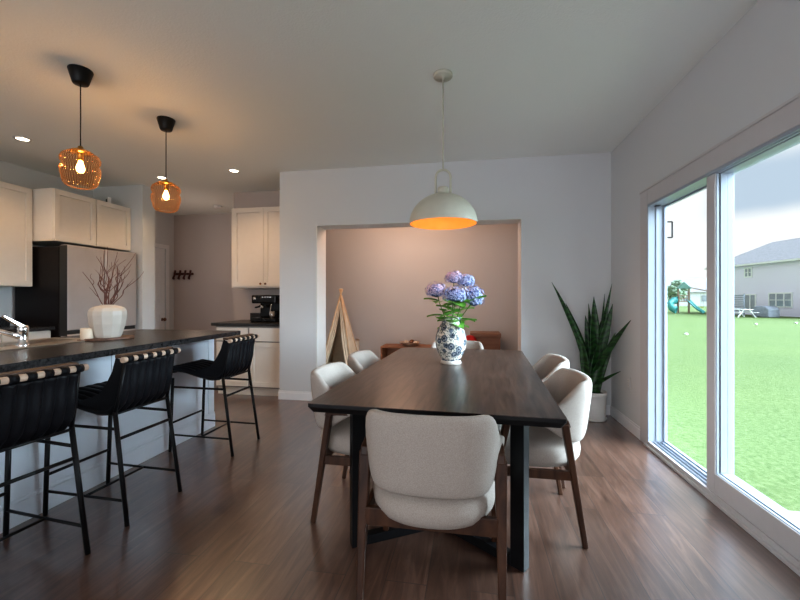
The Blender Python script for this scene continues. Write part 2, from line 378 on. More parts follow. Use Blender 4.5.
# ------------------------------------------------------------------ sliding patio door (door_1)
D1 = bpy.data.objects.new('door_1', None); COL.objects.link(D1); D1['kind'] = 'structure'; D1['label'] = 'white sliding glass patio door'
XO = RX+.128; HZ = 1.970
b = MB()   # outer frame
b.box(RX-.012, XO, DY1-.012, DY1-.0005, .0, DZ); b.box(RX+.045, RX+.062, DY1-.018, DY1-.012, .05, HZ); b.box(RX+.098, XO, DY1-.016, DY1-.012, .05, HZ)
b.box(RX-.012, XO, DY0, DY0+.03, .0, DZ)
b.box(RX-.012, XO, DY0+.03, DY1-.012, HZ, DZ-.0005)
b.build('frame', M['frame'], D1, bevel=.002)
b = MB()
b.box(RX-.030, RX-.013, DY0-.05, DY1+.03, 0, .020); b.box(RX-.012, RX+.006, DY0+.03, DY1-.012, 0, .046)
b.build('sill', M['vinyl_dim'], D1, bevel=.003)
b = MB()
b.box(RX+.0065, XO, DY0+.03, DY1-.012, .0, .030)
for xx in (.030, .060, .088): b.box(RX+xx, RX+xx+.006, 2.76, DY1-.012, .030, .046)
b.build('track', M['frame'], D1, bevel=.001)
b = MB(); b.box(RX+.040, RX+.056, 2.76, DY1-.02, .0301, .034); b.build('track_groove', M['track'], D1)
# far pane (outer track)
b = MB()
b.box(RX+.103, XO-.002, DY1-.024, DY1-.0165, .045, HZ-.001); b.box(RX+.103, XO-.002, 2.742, 2.77, .045, HZ-.001)
b.box(RX+.103, XO-.002, 2.77, DY1-.024, .045, .060); b.box(RX+.103, XO-.002, 2.77, DY1-.024, HZ-.012, HZ-.001)
p = b.build('outer_panel', M['frame'], D1, bevel=.002)
MB().box(RX+.112, RX+.117, 2.77, DY1-.024, .06, HZ-.012).build('pane', M['glass'], p)
# near pane (inner track): deep frame with a tall bottom rail
YA, YB = DY0+.032, 2.748
b = MB()
b.box(RX-.004, RX+.100, 2.664, YB, .047, HZ-.001); b.box(RX-.004, RX+.100, YA, YA+.07, .047, HZ-.001)
b.box(RX-.004, RX+.100, YA+.07, 2.664, .047, .165)
p = b.build('inner_panel', M['vinyl_dim'], D1, bevel=.003)
b = MB()   # white inner returns of that frame with stepped beads
for (xa, xb, dd) in ((.004, .018, .004), (.024, .058, .008), (.062, .098, .003)):
    b.box(RX+xa, RX+xb, 2.6635-dd, 2.6635, .166+dd, HZ-.002); b.box(RX+xa, RX+xb, YA+.0705, YA+.0705+dd, .166+dd, HZ-.002)
    b.box(RX+xa, RX+xb, YA+.0705, 2.6635, .1655, .166+dd*.8)
    b.box(RX+xa, RX+xb, YA+.0705+dd, 2.6635-dd, HZ-.002-dd*.8, HZ-.0015)
b.build('glazing_bead', M['frame'], p, bevel=.001)
b = MB(); b.box(RX+.0185, RX+.0235, 2.660, 2.6636, .17, HZ-.003); b.box(RX+.0185, RX+.0235, YA+.0705, 2.660, .1652, .1670); b.box(RX+.0185, RX+.0235, YA+.0705, 2.660, HZ-.004, HZ-.002)
b.build('gasket', M['gasket'], p)
MB().box(RX+.086, RX+.092, YA+.074, 2.660, .17, HZ-.004).build('pane', M['glass'], p)
MB().box(RX+.03, RX+.06, 3.49, 3.53, HZ-.006, HZ-.0005).build('gasket', M['gasket'], D1)

# ------------------------------------------------------------------ hall door (door_2)
D2 = bpy.data.objects.new('door_2', None); COL.objects.link(D2); D2['kind'] = 'structure'; D2['label'] = 'white panelled hall door'
OF = (-.17, .15)
def hx(b, x0, x1, y0, y1, z0, z1): b.box(x0+OF[0], x1+OF[0], y0+OF[1], y1+OF[1], z0, z1)
b = MB(); hx(b, -5.25, -5.215, 5.285, 6.085, .01, 2.095)
for (y0, y1, z0, z1) in ((5.38, 5.63, 1.1, 1.95), (5.74, 5.99, 1.1, 1.95), (5.38, 5.63, .2, .95), (5.74, 5.99, .2, .95)):
    hx(b, -5.215, -5.205, y0, y1, z0, z0+.03); hx(b, -5.215, -5.205, y0, y1, z1-.03, z1)
    hx(b, -5.215, -5.205, y0, y0+.03, z0+.03, z1-.03); hx(b, -5.215, -5.205, y1-.03, y1, z0+.03, z1-.03)
b.build('door_leaf', M['trim'], D2, bevel=.004)
k = MB().lathe([(0,0),(.028,0),(.028,.006),(.012,.01),(.012,.035),(.03,.045),(.032,.06),(.02,.075),(0,.078)], 20).build('door_knob', M['knob'], D2)
k.rotation_euler = (0, PI/2, 0); k.location = (-5.385, 6.17, .84)
b = MB(); hx(b, -5.2, -5.186, 6.09, 6.16, 0, 2.17); hx(b, -5.2, -5.186, 5.2, 5.28, 0, 2.17); hx(b, -5.2, -5.186, 5.28, 6.09, 2.10, 2.17)
b.build('casing', M['trim'], D2, bevel=.003)

# ------------------------------------------------------------------ cabinets
def shaker(b, axis, c, u0, u1, z0, z1, t=.02, rail=.06):
    """door front; axis 'x': face towards +x at x=c ; axis 'y': face towards -y at y=c"""
    def bx(a0, a1, q0, q1, d0, d1):
        if axis == 'x': b.box(c+d0, c+d1, a0, a1, q0, q1)
        else: b.box(a0, a1, c-d1, c-d0, q0, q1)
    bx(u0, u1, z0, z0+rail, 0, t); bx(u0, u1, z1-rail, z1, 0, t)
    bx(u0, u0+rail, z0+rail, z1-rail, 0, t); bx(u1-rail, u1, z0+rail, z1-rail, 0, t)
    bx(u0+rail, u1-rail, z0+rail, z1-rail, 0, t-.015)
def knob(parent, axis, p):
    o = MB().lathe([(0,0),(.006,0),(.006,.012),(.014,.018),(.014,.026),(.008,.031),(0,.032)], 16).build('knob', M['knob'], parent)
    o.location = p; o.rotation_euler = (0, PI/2, 0) if axis == 'x' else (PI/2, 0, 0)
    return o
def hollow(x0, x1, y0, y1, z0, z1):
    return MB().box(x0, x1, y0, y1, z0, z1)

# left wall upper cabinets
for i, (ya, yb) in enumerate(((2.70, 3.60),)):
    t = thing('wall_cabinet', 'white shaker wall cabinet on left wall beside the fridge', 'cabinet', (-5.1, ya, 1.345), 0, None)
    w = yb-ya
    MB().box(.0, .31, 0, w, 0, 1.085).build('carcass', M['cab'], t, bevel=.002)
    for s_ in (0, 1):
        b = MB(); shaker(b, 'x', .311, .004+s_*w/2, w/2-.002+s_*w/2-.002, .004, 1.08)
        d = b.build('door', M['cab'], t, bevel=.002)
        knob(d, 'x', (.332, w/2-.035 + s_*.07, .05))
# over-fridge cabinet
t = thing('fridge_cabinet', 'white two door shaker cabinet above the fridge', 'cabinet', (-5.098, 3.61, 1.852))
MB().box(0, .58, 0, 1.0, 0, .58).build('carcass', M['cab'], t, bevel=.002)
for s_ in (0, 1):
    b = MB(); shaker(b, 'x', .581, .005+s_*.5, .492+s_*.5, .004, .575); b.build('door', M['cab'], t, bevel=.002)
# small device on top
t = thing('security_camera', 'small white device with black face on top of the fridge cabinet', 'camera', (-4.62, 4.38, 2.4325), -.4)
MB().box(-.03, .03, -.03, .03, 0, .012).build('base', M['plastic'], t, bevel=.003)
MB().box(-.035, .035, -.015, .025, .012, .09).build('body', M['plastic'], t, bevel=.006)
MB().box(-.018, .018, -.018, -.0155, .028, .068).build('lens_face', M['darkslot'], t, bevel=.002)
# left base cabinet + counter
t = thing('base_cabinet', 'white base cabinet under the dark counter on left wall', 'cabinet', (-5.098, 2.2, 0))
b = MB(); b.box(.0, .56, 0, 1.395, .1, .87); b.box(0, .5, .0, 1.395, 0, .1); b.build('carcass', M['cab'], t, bevel=.002)
for s_ in range(3):
    b = MB(); shaker(b, 'x', .561, .004+s_*.465, .46+s_*.465, .11, .68); d = b.build('door', M['cab'], t, bevel=.002); knob(d, 'x', (.582, .42+s_*.465, .62))
    b = MB(); b.box(.561, .581, .004+s_*.465, .46+s_*.465, .69, .86); d = b.build('drawer', M['cab'], t, bevel=.002); knob(d, 'x', (.582, .23+s_*.465, .775))
t = thing('countertop', 'dark laminate countertop and backsplash on left wall', 'countertop', (-5.098, 2.2, .871))
MB().box(0, .63, 0, 1.4, 0, .039).build('slab', M['counter'], t, bevel=.006)
MB().box(0, .02, 0, 1.4, .0395, .14).build('backsplash', M['counter'], t, bevel=.004)
# dark narrow appliance edge handled by fridge
t = thing('refrigerator', 'tall french door refrigerator with dark side and silver front', 'refrigerator', (-5.06, 3.63, 0))
b = MB(); b.box(0, .60, 0, .92, .03, 1.79); b.build('cabinet_body', M['fridgeside'], t, bevel=.006)
for s_ in (0, 1):
    d = MB().box(.615, .705, .0+s_*.466, .454+s_*.466, .86, 1.81).build('door', M['fridge'], t, bevel=.012, seg=3)
MB().box(.605, .614, .01, .91, .05, 1.78).build('door_seal', M['gasket'], t)
MB().box(.612, .71, -.004, -.001, .80, 1.80).build('door_edge', M['gasket'], t)
d = MB().box(.615, .705, 0, .92, .08, .815).build('freezer_drawer', M['fridge'], t, bevel=.012, seg=3)
MB().box(.62, .69, .01, .91, .816, .859).build('handle_recess', M['gasket'], d)
MB().box(.02, .12, .02, .9, 1.791, 1.81).build('hinge_cover', M['gasket'], t, bevel=.004)
MB().box(.05, .55, .05, .87, 0, .03).build('feet', M['gasket'], t)

# alcove: wall cabinet, base cabinet, counter, espresso machine
AX0, AX1 = -3.20, -2.264
t = thing('wall_cabinet', 'white two door wall cabinet above the espresso machine', 'cabinet', (AX0, 4.9, 1.355))
W = AX1-AX0
MB().box(0, W, .0, .30, 0, 1.085).build('carcass', M['cab'], t, bevel=.002)
for s_ in (0, 1):
    b = MB(); shaker(b, 'y', -.001, .03+s_*(W-.03)/2, (W-.03)/2+.027+s_*(W-.03)/2, .02, 1.075)
    d = b.build('door', M['cab'], t, bevel=.002); knob(d, 'y', (.03+(W-.03)/2-.035+s_*.07, -.021, .055))
t = thing('base_cabinet', 'white base cabinet with drawers under the espresso machine', 'cabinet', (AX0+.03, 4.52, 0))
W2 = W-.03
MB().box(0, W2, .0, .67, .1, .87).build('carcass', M['cabgroove'], t, bevel=.002); MB().box(0, W2, .05, .67, 0, .0995).build('toe_kick', M['cab'], t)
for s_ in (0, 1):
    b = MB(); shaker(b, 'y', -.001, .02+s_*W2/2, W2/2-.004+s_*(W2/2-.006), .12, .67); b.build('door', M['cab'], t, bevel=.002)
    b = MB(); b.box(.02+s_*W2/2, W2/2-.004+s_*(W2/2-.006), -.021, -.001, .685, .85); b.build('drawer', M['cab'], t, bevel=.003)
t = thing('countertop', 'short dark countertop in the coffee alcove', 'countertop', (AX0-.01, 4.475, .871))
MB().box(0, W+.005, 0, .72, 0, .038).build('slab', M['counter'], t, bevel=.006)
MB().box(.12, W+.005, .70, .72, .0385, .135).build('backsplash', M['counter'], t, bevel=.003)
t = thing('espresso_machine', 'black espresso machine on the short alcove counter', 'coffee machine', (-2.625, 4.86, .9095), 0)
MB().box(-.17, .17, -.16, .17, .0, .055).build('drip_tray', M['machine'], t, bevel=.01)
MB().box(-.13, .17, .0, .17, .056, .26).build('body', M['machine'], t, bevel=.01)
h = MB().box(-.17, .17, -.15, .17, .24, .35).build('head', M['machine'], t, bevel=.015)
MB().lathe([(0,0),(.022,0),(.022,.006),(0,.007)], 20, c=(0,0,0)).build('pressure_gauge', M['chrome'], h)
g = h.children[0]; g.location = (-.125, -.151, .30); g.rotation_euler = (PI/2, 0, 0)
for i in range(4): MB().box(-.02+i*.035, 0+i*.035, -.154, -.151, .315, .328).build('button', M['chrome'], h, bevel=.001)
p = MB().lathe([(.03,.0),(.032,.02),(.032,.04),(0,.04)], 20, c=(-.06, -.09, .18)).build('portafilter', M['chrome'], t)
MB().bar((-.06, -.12, .2), (-.06, -.24, .19), .02).build('handle', M['machine'], p, bevel=.005)
MB().tube([(.1, -.13, .25), (.105, -.15, .2), (.10, -.165, .12), (.11, -.17, .09)], .006, 8).build('steam_wand', M['chrome'], t)
MB().lathe([(.03,0),(.036,.03),(.036,.085),(.033,.085),(.033,.03),(.0,.004)], 20, c=(.09, -.09, .056)).build('milk_jug', M['chrome'], t)

# hook rail on hall wall
t = thing('hook_rail', 'dark red wooden hook rail on hall wall', 'hook rail', (-5.365, 6.44, 1.62))
MB().box(-.0, .40, -.02, -.001, .02, .06).build('rail', M['redwood'], t, bevel=.003)
for i in range(4):
    x = .04+i*.105
    MB().tube([(x-.02, -.03, -.05), (x-.015, -.06, -.045), (x, -.035, .03), (x+.030, -.06, .10)], .018, 8).build('hook', M['redwood'], t)

# ------------------------------------------------------------------ island
t = thing('kitchen_island', 'long pale blue grey kitchen island base behind the bar stools', 'kitchen island', (-2.39, 0, 0))
IY0, IY1 = -1.2, 3.40
b = MB(); b.box(-.78, -.70, IY0, IY1-.01, 0, .871); b.box(-.10, -.012, IY0, IY1-.01, 0, .871); b.box(-.70, -.10, IY1-.09, IY1-.01, 0, .871); b.box(-.70, -.10, IY0, IY0+.08, 0, .871)
b.box(-.70, -.10, IY0+.08, IY1-.09, .0, .1)
b.build('base_panel', M['island'], t, bevel=.002)
b = MB(); b.box(-.0115, .0, IY0, IY1, .0, .12); b.box(-.0115, -.004, IY0, IY1, .12, .14); b.build('baseboard', M['island'], t, bevel=.003)
for y in (.7, 1.70, 2.30, IY1-.09):
    MB().box(-.0115, -.004, y, y+.075, .141, .87).build('batten', M['island'], t, bevel=.002)
MB().box(-.10, -.012, IY1-.009, IY1, .0, .87).build('corner_post', M['island'], t, bevel=.002)
# counter with sink cutout
SX0, SX1, SY0, SY1 = -3.12, -2.84, 1.86, 2.50
t = thing('island_countertop', 'dark speckled countertop of the kitchen island', 'countertop', (0, 0, .872))
b = MB()
cx0, cx1, cy0, cy1 = -3.20, -2.14, -1.3, 3.42
b.box(cx0, cx1, cy0, SY0, 0, .038); b.box(cx0, cx1, SY1, cy1, 0, .038); b.box(cx0, SX0, SY0, SY1, 0, .038); b.box(SX1, cx1, SY0, SY1, 0, .038)
b.build('slab', M['counter'], t, bevel=.0)
t = thing('kitchen_sink', 'drop-in steel sink in the island countertop', 'sink', (0, 0, .911))
b = MB()
x0, x1, y0, y1 = SX0-.03, -2.70, SY0-.03, SY1+.03
b.box(x0, x1, y0, SY0+.02, 0, .006); b.box(x0, x1, SY1-.02, y1, 0, .006); b.box(x0, SX0+.02, SY0+.02, SY1-.02, 0, .006); b.box(SX1-.02, x1, SY0+.02, SY1-.02, 0, .006)
b.build('rim', M['steel'], t, bevel=.002)
b = MB(); X0, X1, Y0, Y1 = SX0+.006, SX1-.006, SY0+.006, SY1-.006
b.box(X0, X1, Y0, Y0+.004, -.18, -.0005); b.box(X0, X1, Y1-.004, Y1, -.18, -.0005); b.box(X0, X0+.004, Y0+.004, Y1-.004, -.18, -.0005); b.box(X1-.004, X1, Y0+.004, Y1-.004, -.18, -.0005)
b.box(X0, X1, Y0, Y1, -.185, -.18); b.box(X0, X1, (Y0+Y1)/2-.01, (Y0+Y1)/2+.01, -.179, -.01)
b.build('basin', M['steel'], t)
t = thing('faucet', 'chrome single lever faucet at the island sink', 'faucet', (-2.785, 2.045, .9175), 0)
MB().lathe([(.032,0),(.032,.012),(.025,.018),(.025,.085),(.028,.09),(.028,.12),(.02,.13),(0,.132)], 28).build('body', M['chrome'], t)
MB().tube([(-.0,-.01,.055), (-.05,-.06,.085), (-.12,-.14,.13), (-.17,-.20,.145), (-.18,-.21,.13)], [.017,.016,.014,.013,.013], 14).build('spout', M['chrome'], t)
MB().bar((0.0,.0,.118), (-.02,-.10,.195), .044, .028, .030, .014).build('lever', M['chrome'], t, bevel=.005)

# tray, vase with branches, candle
t = tag(MB().prism([(math.cos(a)*.165*(1+.06*math.sin(3*a)), math.sin(a)*.105*(1+.05*math.cos(2*a))) for a in [2*PI*i/36 for i in range(36)]], 0, .016).build('serving_board', M['board'], bevel=.004), 'oval brown wooden board under the white vase on the island', 'board')
t.location = (-2.66, 2.545, .911); t.rotation_euler = (0, 0, 1.25)
t = thing('ceramic_vase', 'white faceted ceramic vase holding bare branches on the island', 'vase', (-2.67, 2.53, .928))
b = MB(); b.lathe([(0,0),(.082,0),(.092,.02),(.115,.10),(.123,.165),(.121,.195),(.108,.218),(.075,.232),(.050,.236),(.047,.243),(.043,.243),(.043,.225),(.0,.20)], 12)
o = b.build('body', M['ceramic'], t, bevel=.004, smooth=False)
br = thing('branch_bundle', 'bare curly red brown branches standing in the white vase', 'branches', (-2.67, 2.53, 1.135))
rb = random.Random(4)
n = 26
for i in range(17):
    a = 2*PI*i/17 + rb.uniform(-.2, .2); top_ = rb.uniform(.26, .53); sp_ = rb.uniform(.05, .17)*(1.1-.5*top_/.5)
    tx, ty = sp_*math.cos(a)+.01, 1.35*sp_*math.sin(a)+.02
    b = MB(); pts = []; ph = rb.random()*6; am = .010+.016*rb.random(); fr = rb.uniform(9, 15)
    for k in range(n):
        f = k/(n-1); g = f**1.25
        pts.append((.022*math.cos(a)*(1-f) + tx*g*1.25 + am*math.sin(ph+f*fr)*min(1, f*4), .022*math.sin(a)*(1-f) + ty*g*1.25 + am*math.cos(ph*1.7+f*fr*.9)*min(1, f*4), top_*(f + .05*math.sin(f*fr*.8+ph)*min(1, f*5))))
    b.tube(pts, [.0036*(1-.62*k/(n-1)) for k in range(n)], 6)
    for k0 in (9, 15):
        p0 = Vector(pts[k0]); dr = Vector((rb.uniform(-1,1), rb.uniform(-1,1), 1.5)).normalized(); sd_ = dr.cross(Vector((0,0,1))).normalized()
        b.tube([p0 + dr*.018*q + sd_*.009*math.sin(q*1.5+ph) - sd_*.009*math.sin(ph) for q in range(6)], [.0024-.0003*q for q in range(6)], 5)
    b.build('branch', M['twig'], br)
t = thing('candle', 'cream pillar candle on a small wooden coaster on the island', 'candle', (-2.735, 2.425, .9115))
MB().lathe([(0,0),(.058,0),(.058,.008),(0,.008)], 28).build('coaster', M['board'], t)
MB().lathe([(0,.0085),(.038,.0085),(.040,.014),(.040,.088),(.036,.090),(.033,.084),(0,.082)], 28).build('wax', M['candle'], t)
MB().tube([(0,0,.082),(.001,0,.094)], .001, 6).build('wick', M['black'], t)

# ------------------------------------------------------------------ bar stools (local: back towards +x, front towards -x)
def make_stool():
    t = thing('bar_stool', '', 'bar stool', (0,0,0), 0, 'bar stools along the island')
    HW = .192
    r = .0118
    rear_top = (-.088, .61)      # x offset from rear foot
    for s_ in (-1, 1):
        y = s_*HW
        MB().tube([(0, y, 0), (rear_top[0], y*.95, .60)], r, 10).build('leg', M['black'], t)
        MB().tube([(-.545, y, 0), (-.52, y, .585)], r, 10).build('leg', M['black'], t)
        MB().tube([(-.521, y, .515), (-.075, y*.96, .51)], .0085, 8).build('side_rail', M['black'], t)
        MB().tube([(-.54, y, .135), (-.020, y*.99, .13)], .0075, 8).build('stretcher', M['black'], t)
        MB().tube([(rear_top[0], y*.95, .60), (-.062, y*.92, .70), (-.034, y*.90, .87)], r*.8, 10).build('back_post', M['black'], t)
    MB().tube([(-.535, -HW, .225), (-.535, HW, .225)], .009, 8).build('footrest', M['black'], t)
    MB().tube([(-.068, -HW*.96, .455), (-.068, HW*.96, .455)], .009, 8).build('stretcher', M['black'], t)
    MB().tube([(-.087, -HW*.95, .59), (-.087, HW*.95, .59)], .0075, 8).build('stretcher', M['black'], t)
    MB().tube([(-.27, -HW, .133), (-.27, HW, .133)], .0075, 8).build('stretcher', M['black'], t)
    # padded sling, channel tufted
    path = [(-.575,.615),(-.572,.645),(-.53,.658),(-.42,.645),(-.30,.612),(-.20,.592),(-.13,.598),(-.078,.65),(-.055,.73),(-.045,.82),(-.032,.872)]
    def interp(f):
        x = f*(len(path)-1); i = min(int(x), len(path)-2); q = x-i
        a, b_ = path[i], path[i+1]; return a[0]*(1-q)+b_[0]*q, a[1]*(1-q)+b_[1]*q
    def shell(off):
        def fn(u, v):
            x, z = interp(v); x2, z2 = interp(min(1, v+.02)); x1, z1 = interp(max(0, v-.02))
            tx, tz = x2-x1, z2-z1; l = math.hypot(tx, tz); nx, nz = -tz/l, tx/l
            y = (u-.5)*2*(HW+.012-.028*v)
            ch = abs(math.sin(u*PI*7))**.5
            edge = min(1, min(u, 1-u)*18)
            d = off*(.010+.012*ch)*(.4+.6*edge)
            side = -.035*(1-edge**.5)*(1 if v > .3 else 0)
            return (x+nx*d, y, z+nz*d)
        return fn
    b = MB()
    nu, nv = 71, 40
    A = b.grid(shell(1), nu, nv); B = b.grid(shell(-1), nu, nv)
    for i in range(nu-1):
        b.bm.faces.new((A[i][0], A[i+1][0], B[i+1][0], B[i][0])); b.bm.faces.new((A[i][-1], A[i+1][-1], B[i+1][-1], B[i][-1]))
    for j in range(nv-1):
        b.bm.faces.new((A[0][j], A[0][j+1], B[0][j+1], B[0][j])); b.bm.faces.new((A[-1][j], A[-1][j+1], B[-1][j+1], B[-1][j]))
    b.build('sling_seat', M['leather'], t)
    # side gusset: leather that closes the bucket between seat and back
    for s_ in (-1, 1):
        y = s_*(HW-.014)
        g = MB(); pts = [(-.38,.638),(-.28,.606),(-.19,.586),(-.12,.594),(-.066,.65),(-.046,.74),(-.036,.88),(-.085,.895),(-.108,.82),(-.150,.745),(-.20,.690),(-.28,.662)]
        g.prism(pts, y-.004, y+.004, 'y').build('side_gusset', M['leather'], t, bevel=.002)
    d = MB().tube([(-.020, -HW-.010, .888), (-.020, HW+.010, .888)], .0155, 18).build('dowel', M['dowel'], t)
    for k in range(6):
        y = -HW+.030+k*(2*HW-.060)/5
        MB().tube([(-.020, y-.017, .888), (-.020, y+.017, .888)], .0190, 18).build('strap', M['leather'], d)
    MB().box(-.088, -.042, -HW+.008, HW-.008, .893, .912).build('top_rail', M['brownrail'], t, bevel=.004)
    return t
st = make_stool()
st.location = (-1.803, 2.965, 0)
st['label'] = 'black leather bar stool nearest the far end of the island'
dup(st, (-1.804, 2.020, 0), math.radians(-1.2), 'black leather bar stool in the middle of the row at the island')
dup(st, (-1.809, 1.403, 0), math.radians(-4.5), 'black leather bar stool at left edge of view, nearest the camera')

# ------------------------------------------------------------------ dining table
TR = math.radians(-2.3)
t = thing('dining_table', 'long dark oak dining table with black metal base', 'table', (-.131, 2.675, 0), TR)
L2, W2_ = 1.032, .545
def outline(w, l, rn, rf_, n=6):
    pts = []
    for cx_, cy_, a0, r in ((w-rf_, l-rf_, 0, rf_), (-w+rf_, l-rf_, PI/2, rf_), (-w+rn, -l+rn, PI, rn), (w-rn, -l+rn, 1.5*PI, rn)):
        for k in range(n+1): a = a0+PI/2*k/n; pts.append((cx_+r*math.cos(a), cy_+r*math.sin(a)))
    return pts
top = outline(W2_, L2, .012, .07); bot = outline(W2_-.016, L2-.016, .012, .07); n = len(top)
b = MB(); va = [b.bm.verts.new((p[0], p[1], .75)) for p in top]; vb = [b.bm.verts.new((p[0], p[1], .7472)) for p in top]
b.bm.faces.new(va); b.bm.faces.new(vb[::-1])
for i in range(n): j = (i+1) % n; b.bm.faces.new((va[i], vb[i], vb[j], va[j]))
b.build('tabletop', M['tabletop'], t)
b = MB(); va = [b.bm.verts.new((p[0], p[1], .747)) for p in top]; vb = [b.bm.verts.new((p[0], p[1], .733)) for p in top]; vc = [b.bm.verts.new((p[0], p[1], .708)) for p in bot]
b.bm.faces.new(va); b.bm.faces.new(vc[::-1])
for i in range(n):
    j = (i+1) % n; b.bm.faces.new((va[i], vb[i], vb[j], va[j])); b.bm.faces.new((vb[i], vc[i], vc[j], vb[j]))
b.build('black_edge', M['black'], t)
for e in (-1, 1):
    apex = (0, e*.54)
    for s_ in (-1, 1):
        ft = (s_*.385, e*.80)
        dv = Vector((apex[0]-ft[0], apex[1]-ft[1], 0)).normalized()
        ang = math.atan2(dv.y, dv.x)
        m4 = Matrix.Translation((ft[0], ft[1], 0)) @ Matrix.Rotation(ang, 4, 'Z')
        MB().box(-.034, .034, -.024, .024, 0, .707, m4).build('leg', M['black'], t, bevel=.002)
        ln = math.hypot(apex[0]-ft[0], apex[1]-ft[1])
        MB().box(.035, ln-.03, -.024, .024, 0, .045, m4).build('floor_bar', M['black'], t, bevel=.002)
        MB().box(.035, ln-.03, -.024, .024, .667, .707, m4).build('top_bar', M['black'], t, bevel=.002)

# ------------------------------------------------------------------ dining chairs (local: faces +y)
def make_chair():
    t = thing('dining_chair', '', 'chair', (0,0,0), 0, 'dining chairs around the table')
    HW = .268
    for s_ in (-1, 1):
        x = s_*HW
        # tapered legs, arm rail on top: inverted U frame
        MB().bar((x, -.255, 0), (x, -.160, .60), .026, .026, .034, .048, up=(1,0,0)).build('leg', M['walnut'], t, bevel=.006)
        MB().bar((x, .250, 0), (x, .115, .60), .026, .026, .034, .048, up=(1,0,0)).build('leg', M['walnut'], t, bevel=.006)
        b = MB(); b.prism([(-.187,.585),(-.175,.622),(-.12,.636),(.08,.632),(.13,.620),(.142,.585),(.09,.592),(-.11,.592)], x-.017, x+.017, 'x')
        b.build('arm_rail', M['walnut'], t, bevel=.006)
        b = MB(); b.box(x-.011, x+.011, -.205, .205, .325, .37)
        b.build('side_rail', M['walnut'], t, bevel=.003)
    MB().box(-HW+.012, HW-.012, -.215, -.190, .325, .395).build('rear_rail', M['walnut'], t, bevel=.003)
    MB().box(-HW+.012, HW-.012, .17, .192, .325, .37).build('front_rail', M['walnut'], t, bevel=.003)
    # seat cushion: superellipse
    prof = [(0,.352),(.80,.354),(.92,.366),(.985,.392),(1.0,.42),(.98,.452),(.90,.474),(.6,.486),(0,.488)]
    b = MB(); seg = 48; rings = []
    for (k, z) in prof:
        if k == 0: rings.append([b.bm.verts.new((0, 0, z))]); continue
        ring = []
        for i in range(seg):
            a = 2*PI*i/seg; c_, s2 = math.cos(a), math.sin(a)
            ex = .62 if s2 > 0 else .85
            px = .258*k*abs(c_)**ex*(1 if c_ >= 0 else -1); py = .278*k*abs(s2)**ex*(1 if s2 >= 0 else -1)
            ring.append(b.bm.verts.new((px, py-.012, z)))
        rings.append(ring)
    for A, B in zip(rings, rings[1:]):
        for i in range(seg):
            j = (i+1) % seg
            if len(A) == 1: f = b.bm.faces.new((A[0], B[j], B[i]))
            elif len(B) == 1: f = b.bm.faces.new((A[i], A[j], B[0]))
            else: f = b.bm.faces.new((A[i], A[j], B[j], B[i]))
            f.smooth = True
    b.build('seat', M['fabric'], t)
    # wrap-around backrest
    CP = [(0,-.300),(.075,-.297),(.150,-.281),(.205,-.245),(.236,-.185),(.256,-.115),(.276,-.045),(.298,.015)]
    def cl(u):      # plan curve of the wrap: tight corners, arms flaring outwards
        w = abs(u); f = w*(len(CP)-1); i = min(int(f), len(CP)-2); q = f-i
        P0, P1_, P2_, P3 = CP[i-1] if i else (-CP[1][0], CP[1][1]), CP[i], CP[i+1], CP[min(i+2, len(CP)-1)]
        c = [.5*((2*b_)+(-a_+c_)*q+(2*a_-5*b_+4*c_-d_)*q*q+(-a_+3*b_-3*c_+d_)*q**3) for a_, b_, c_, d_ in zip(P0, P1_, P2_, P3)]
        x = math.copysign(c[0], u); y = c[1]
        q_ = min(1, max(0, (w-.40)/.34)); drop = q_*q_*(3-2*q_)
        zt = .800 - .118*drop - .035*max(0, (w-.7)/.3) - .012*w*w
        q_ = min(1, max(0, (w-.48)/.45)); rise = q_*q_*(3-2*q_)
        zb = .490 + .105*rise
        return x, y, zt, zb
    nu, nv = 61, 28
    rings = []
    b = MB()
    for i in range(nu):
        u = -1 + 2*i/(nu-1)
        # round off the tips
        e_ = (1-abs(u)); endf = min(1, (e_/.14))**.5 if e_ < .14 else 1
        endf = max(endf, .04)
        x, y, zt, zb = cl(u); x2, y2, _, _ = cl(min(1, u+.02)); x1, y1, _, _ = cl(max(-1, u-.02))
        tx, ty = x2-x1, y2-y1; l = math.hypot(tx, ty) or 1; nx, ny = ty/l, -tx/l     # outward
        zc_, hh = (zt+zb)/2, (zt-zb)/2*(.35+.65*endf) if endf < 1 else (zt-zb)/2
        th = .026*(.3+.7*endf)
        ring = []
        for j in range(nv):
            q = 2*PI*j/nv; cz, sz = math.cos(q), math.sin(q)
            dz = hh*math.copysign(abs(sz)**.45, sz); dn = th*math.copysign(abs(cz)**.6, cz)
            hrel = (zc_+dz-.5)/.3
            lean = .040*max(0, hrel)*(1-abs(u)**2*.7) - .0
            ring.append(b.bm.verts.new((x+nx*(dn-.02+lean), y+ny*(dn-.02+lean), zc_+dz)))
        rings.append(ring)
    for A, B in zip(rings, rings[1:]):
        for j in range(nv):
            f = b.bm.faces.new((A[j], A[(j+1)%nv], B[(j+1)%nv], B[j])); f.smooth = True
    f = b.bm.faces.new(rings[0]); f = b.bm.faces.new(rings[-1][::-1])
    b.build('backrest', M['fabric'], t)
    return t
ch = make_chair()
ch.location = (-.152, 1.725, 0); ch.rotation_euler = (0, 0, math.radians(0)); ch['label'] = 'oatmeal upholstered dining chair in front, back turned to the camera'
dup(ch, (.30, 2.325, 0), PI/2, 'oatmeal dining chair on the window side, nearer one')
dup(ch, (.335, 2.95, 0), PI/2, 'oatmeal dining chair on the window side, farther one near the plant')
dup(ch, (-.585, 2.30, 0), -PI/2, 'oatmeal dining chair on the kitchen side, nearer one')
dup(ch, (-.56, 2.92, 0), -PI/2, 'oatmeal dining chair on the kitchen side, farther one')
dup(ch, (-.125, 3.66, 0), PI, 'oatmeal dining chair at the far head of the table behind the vase')

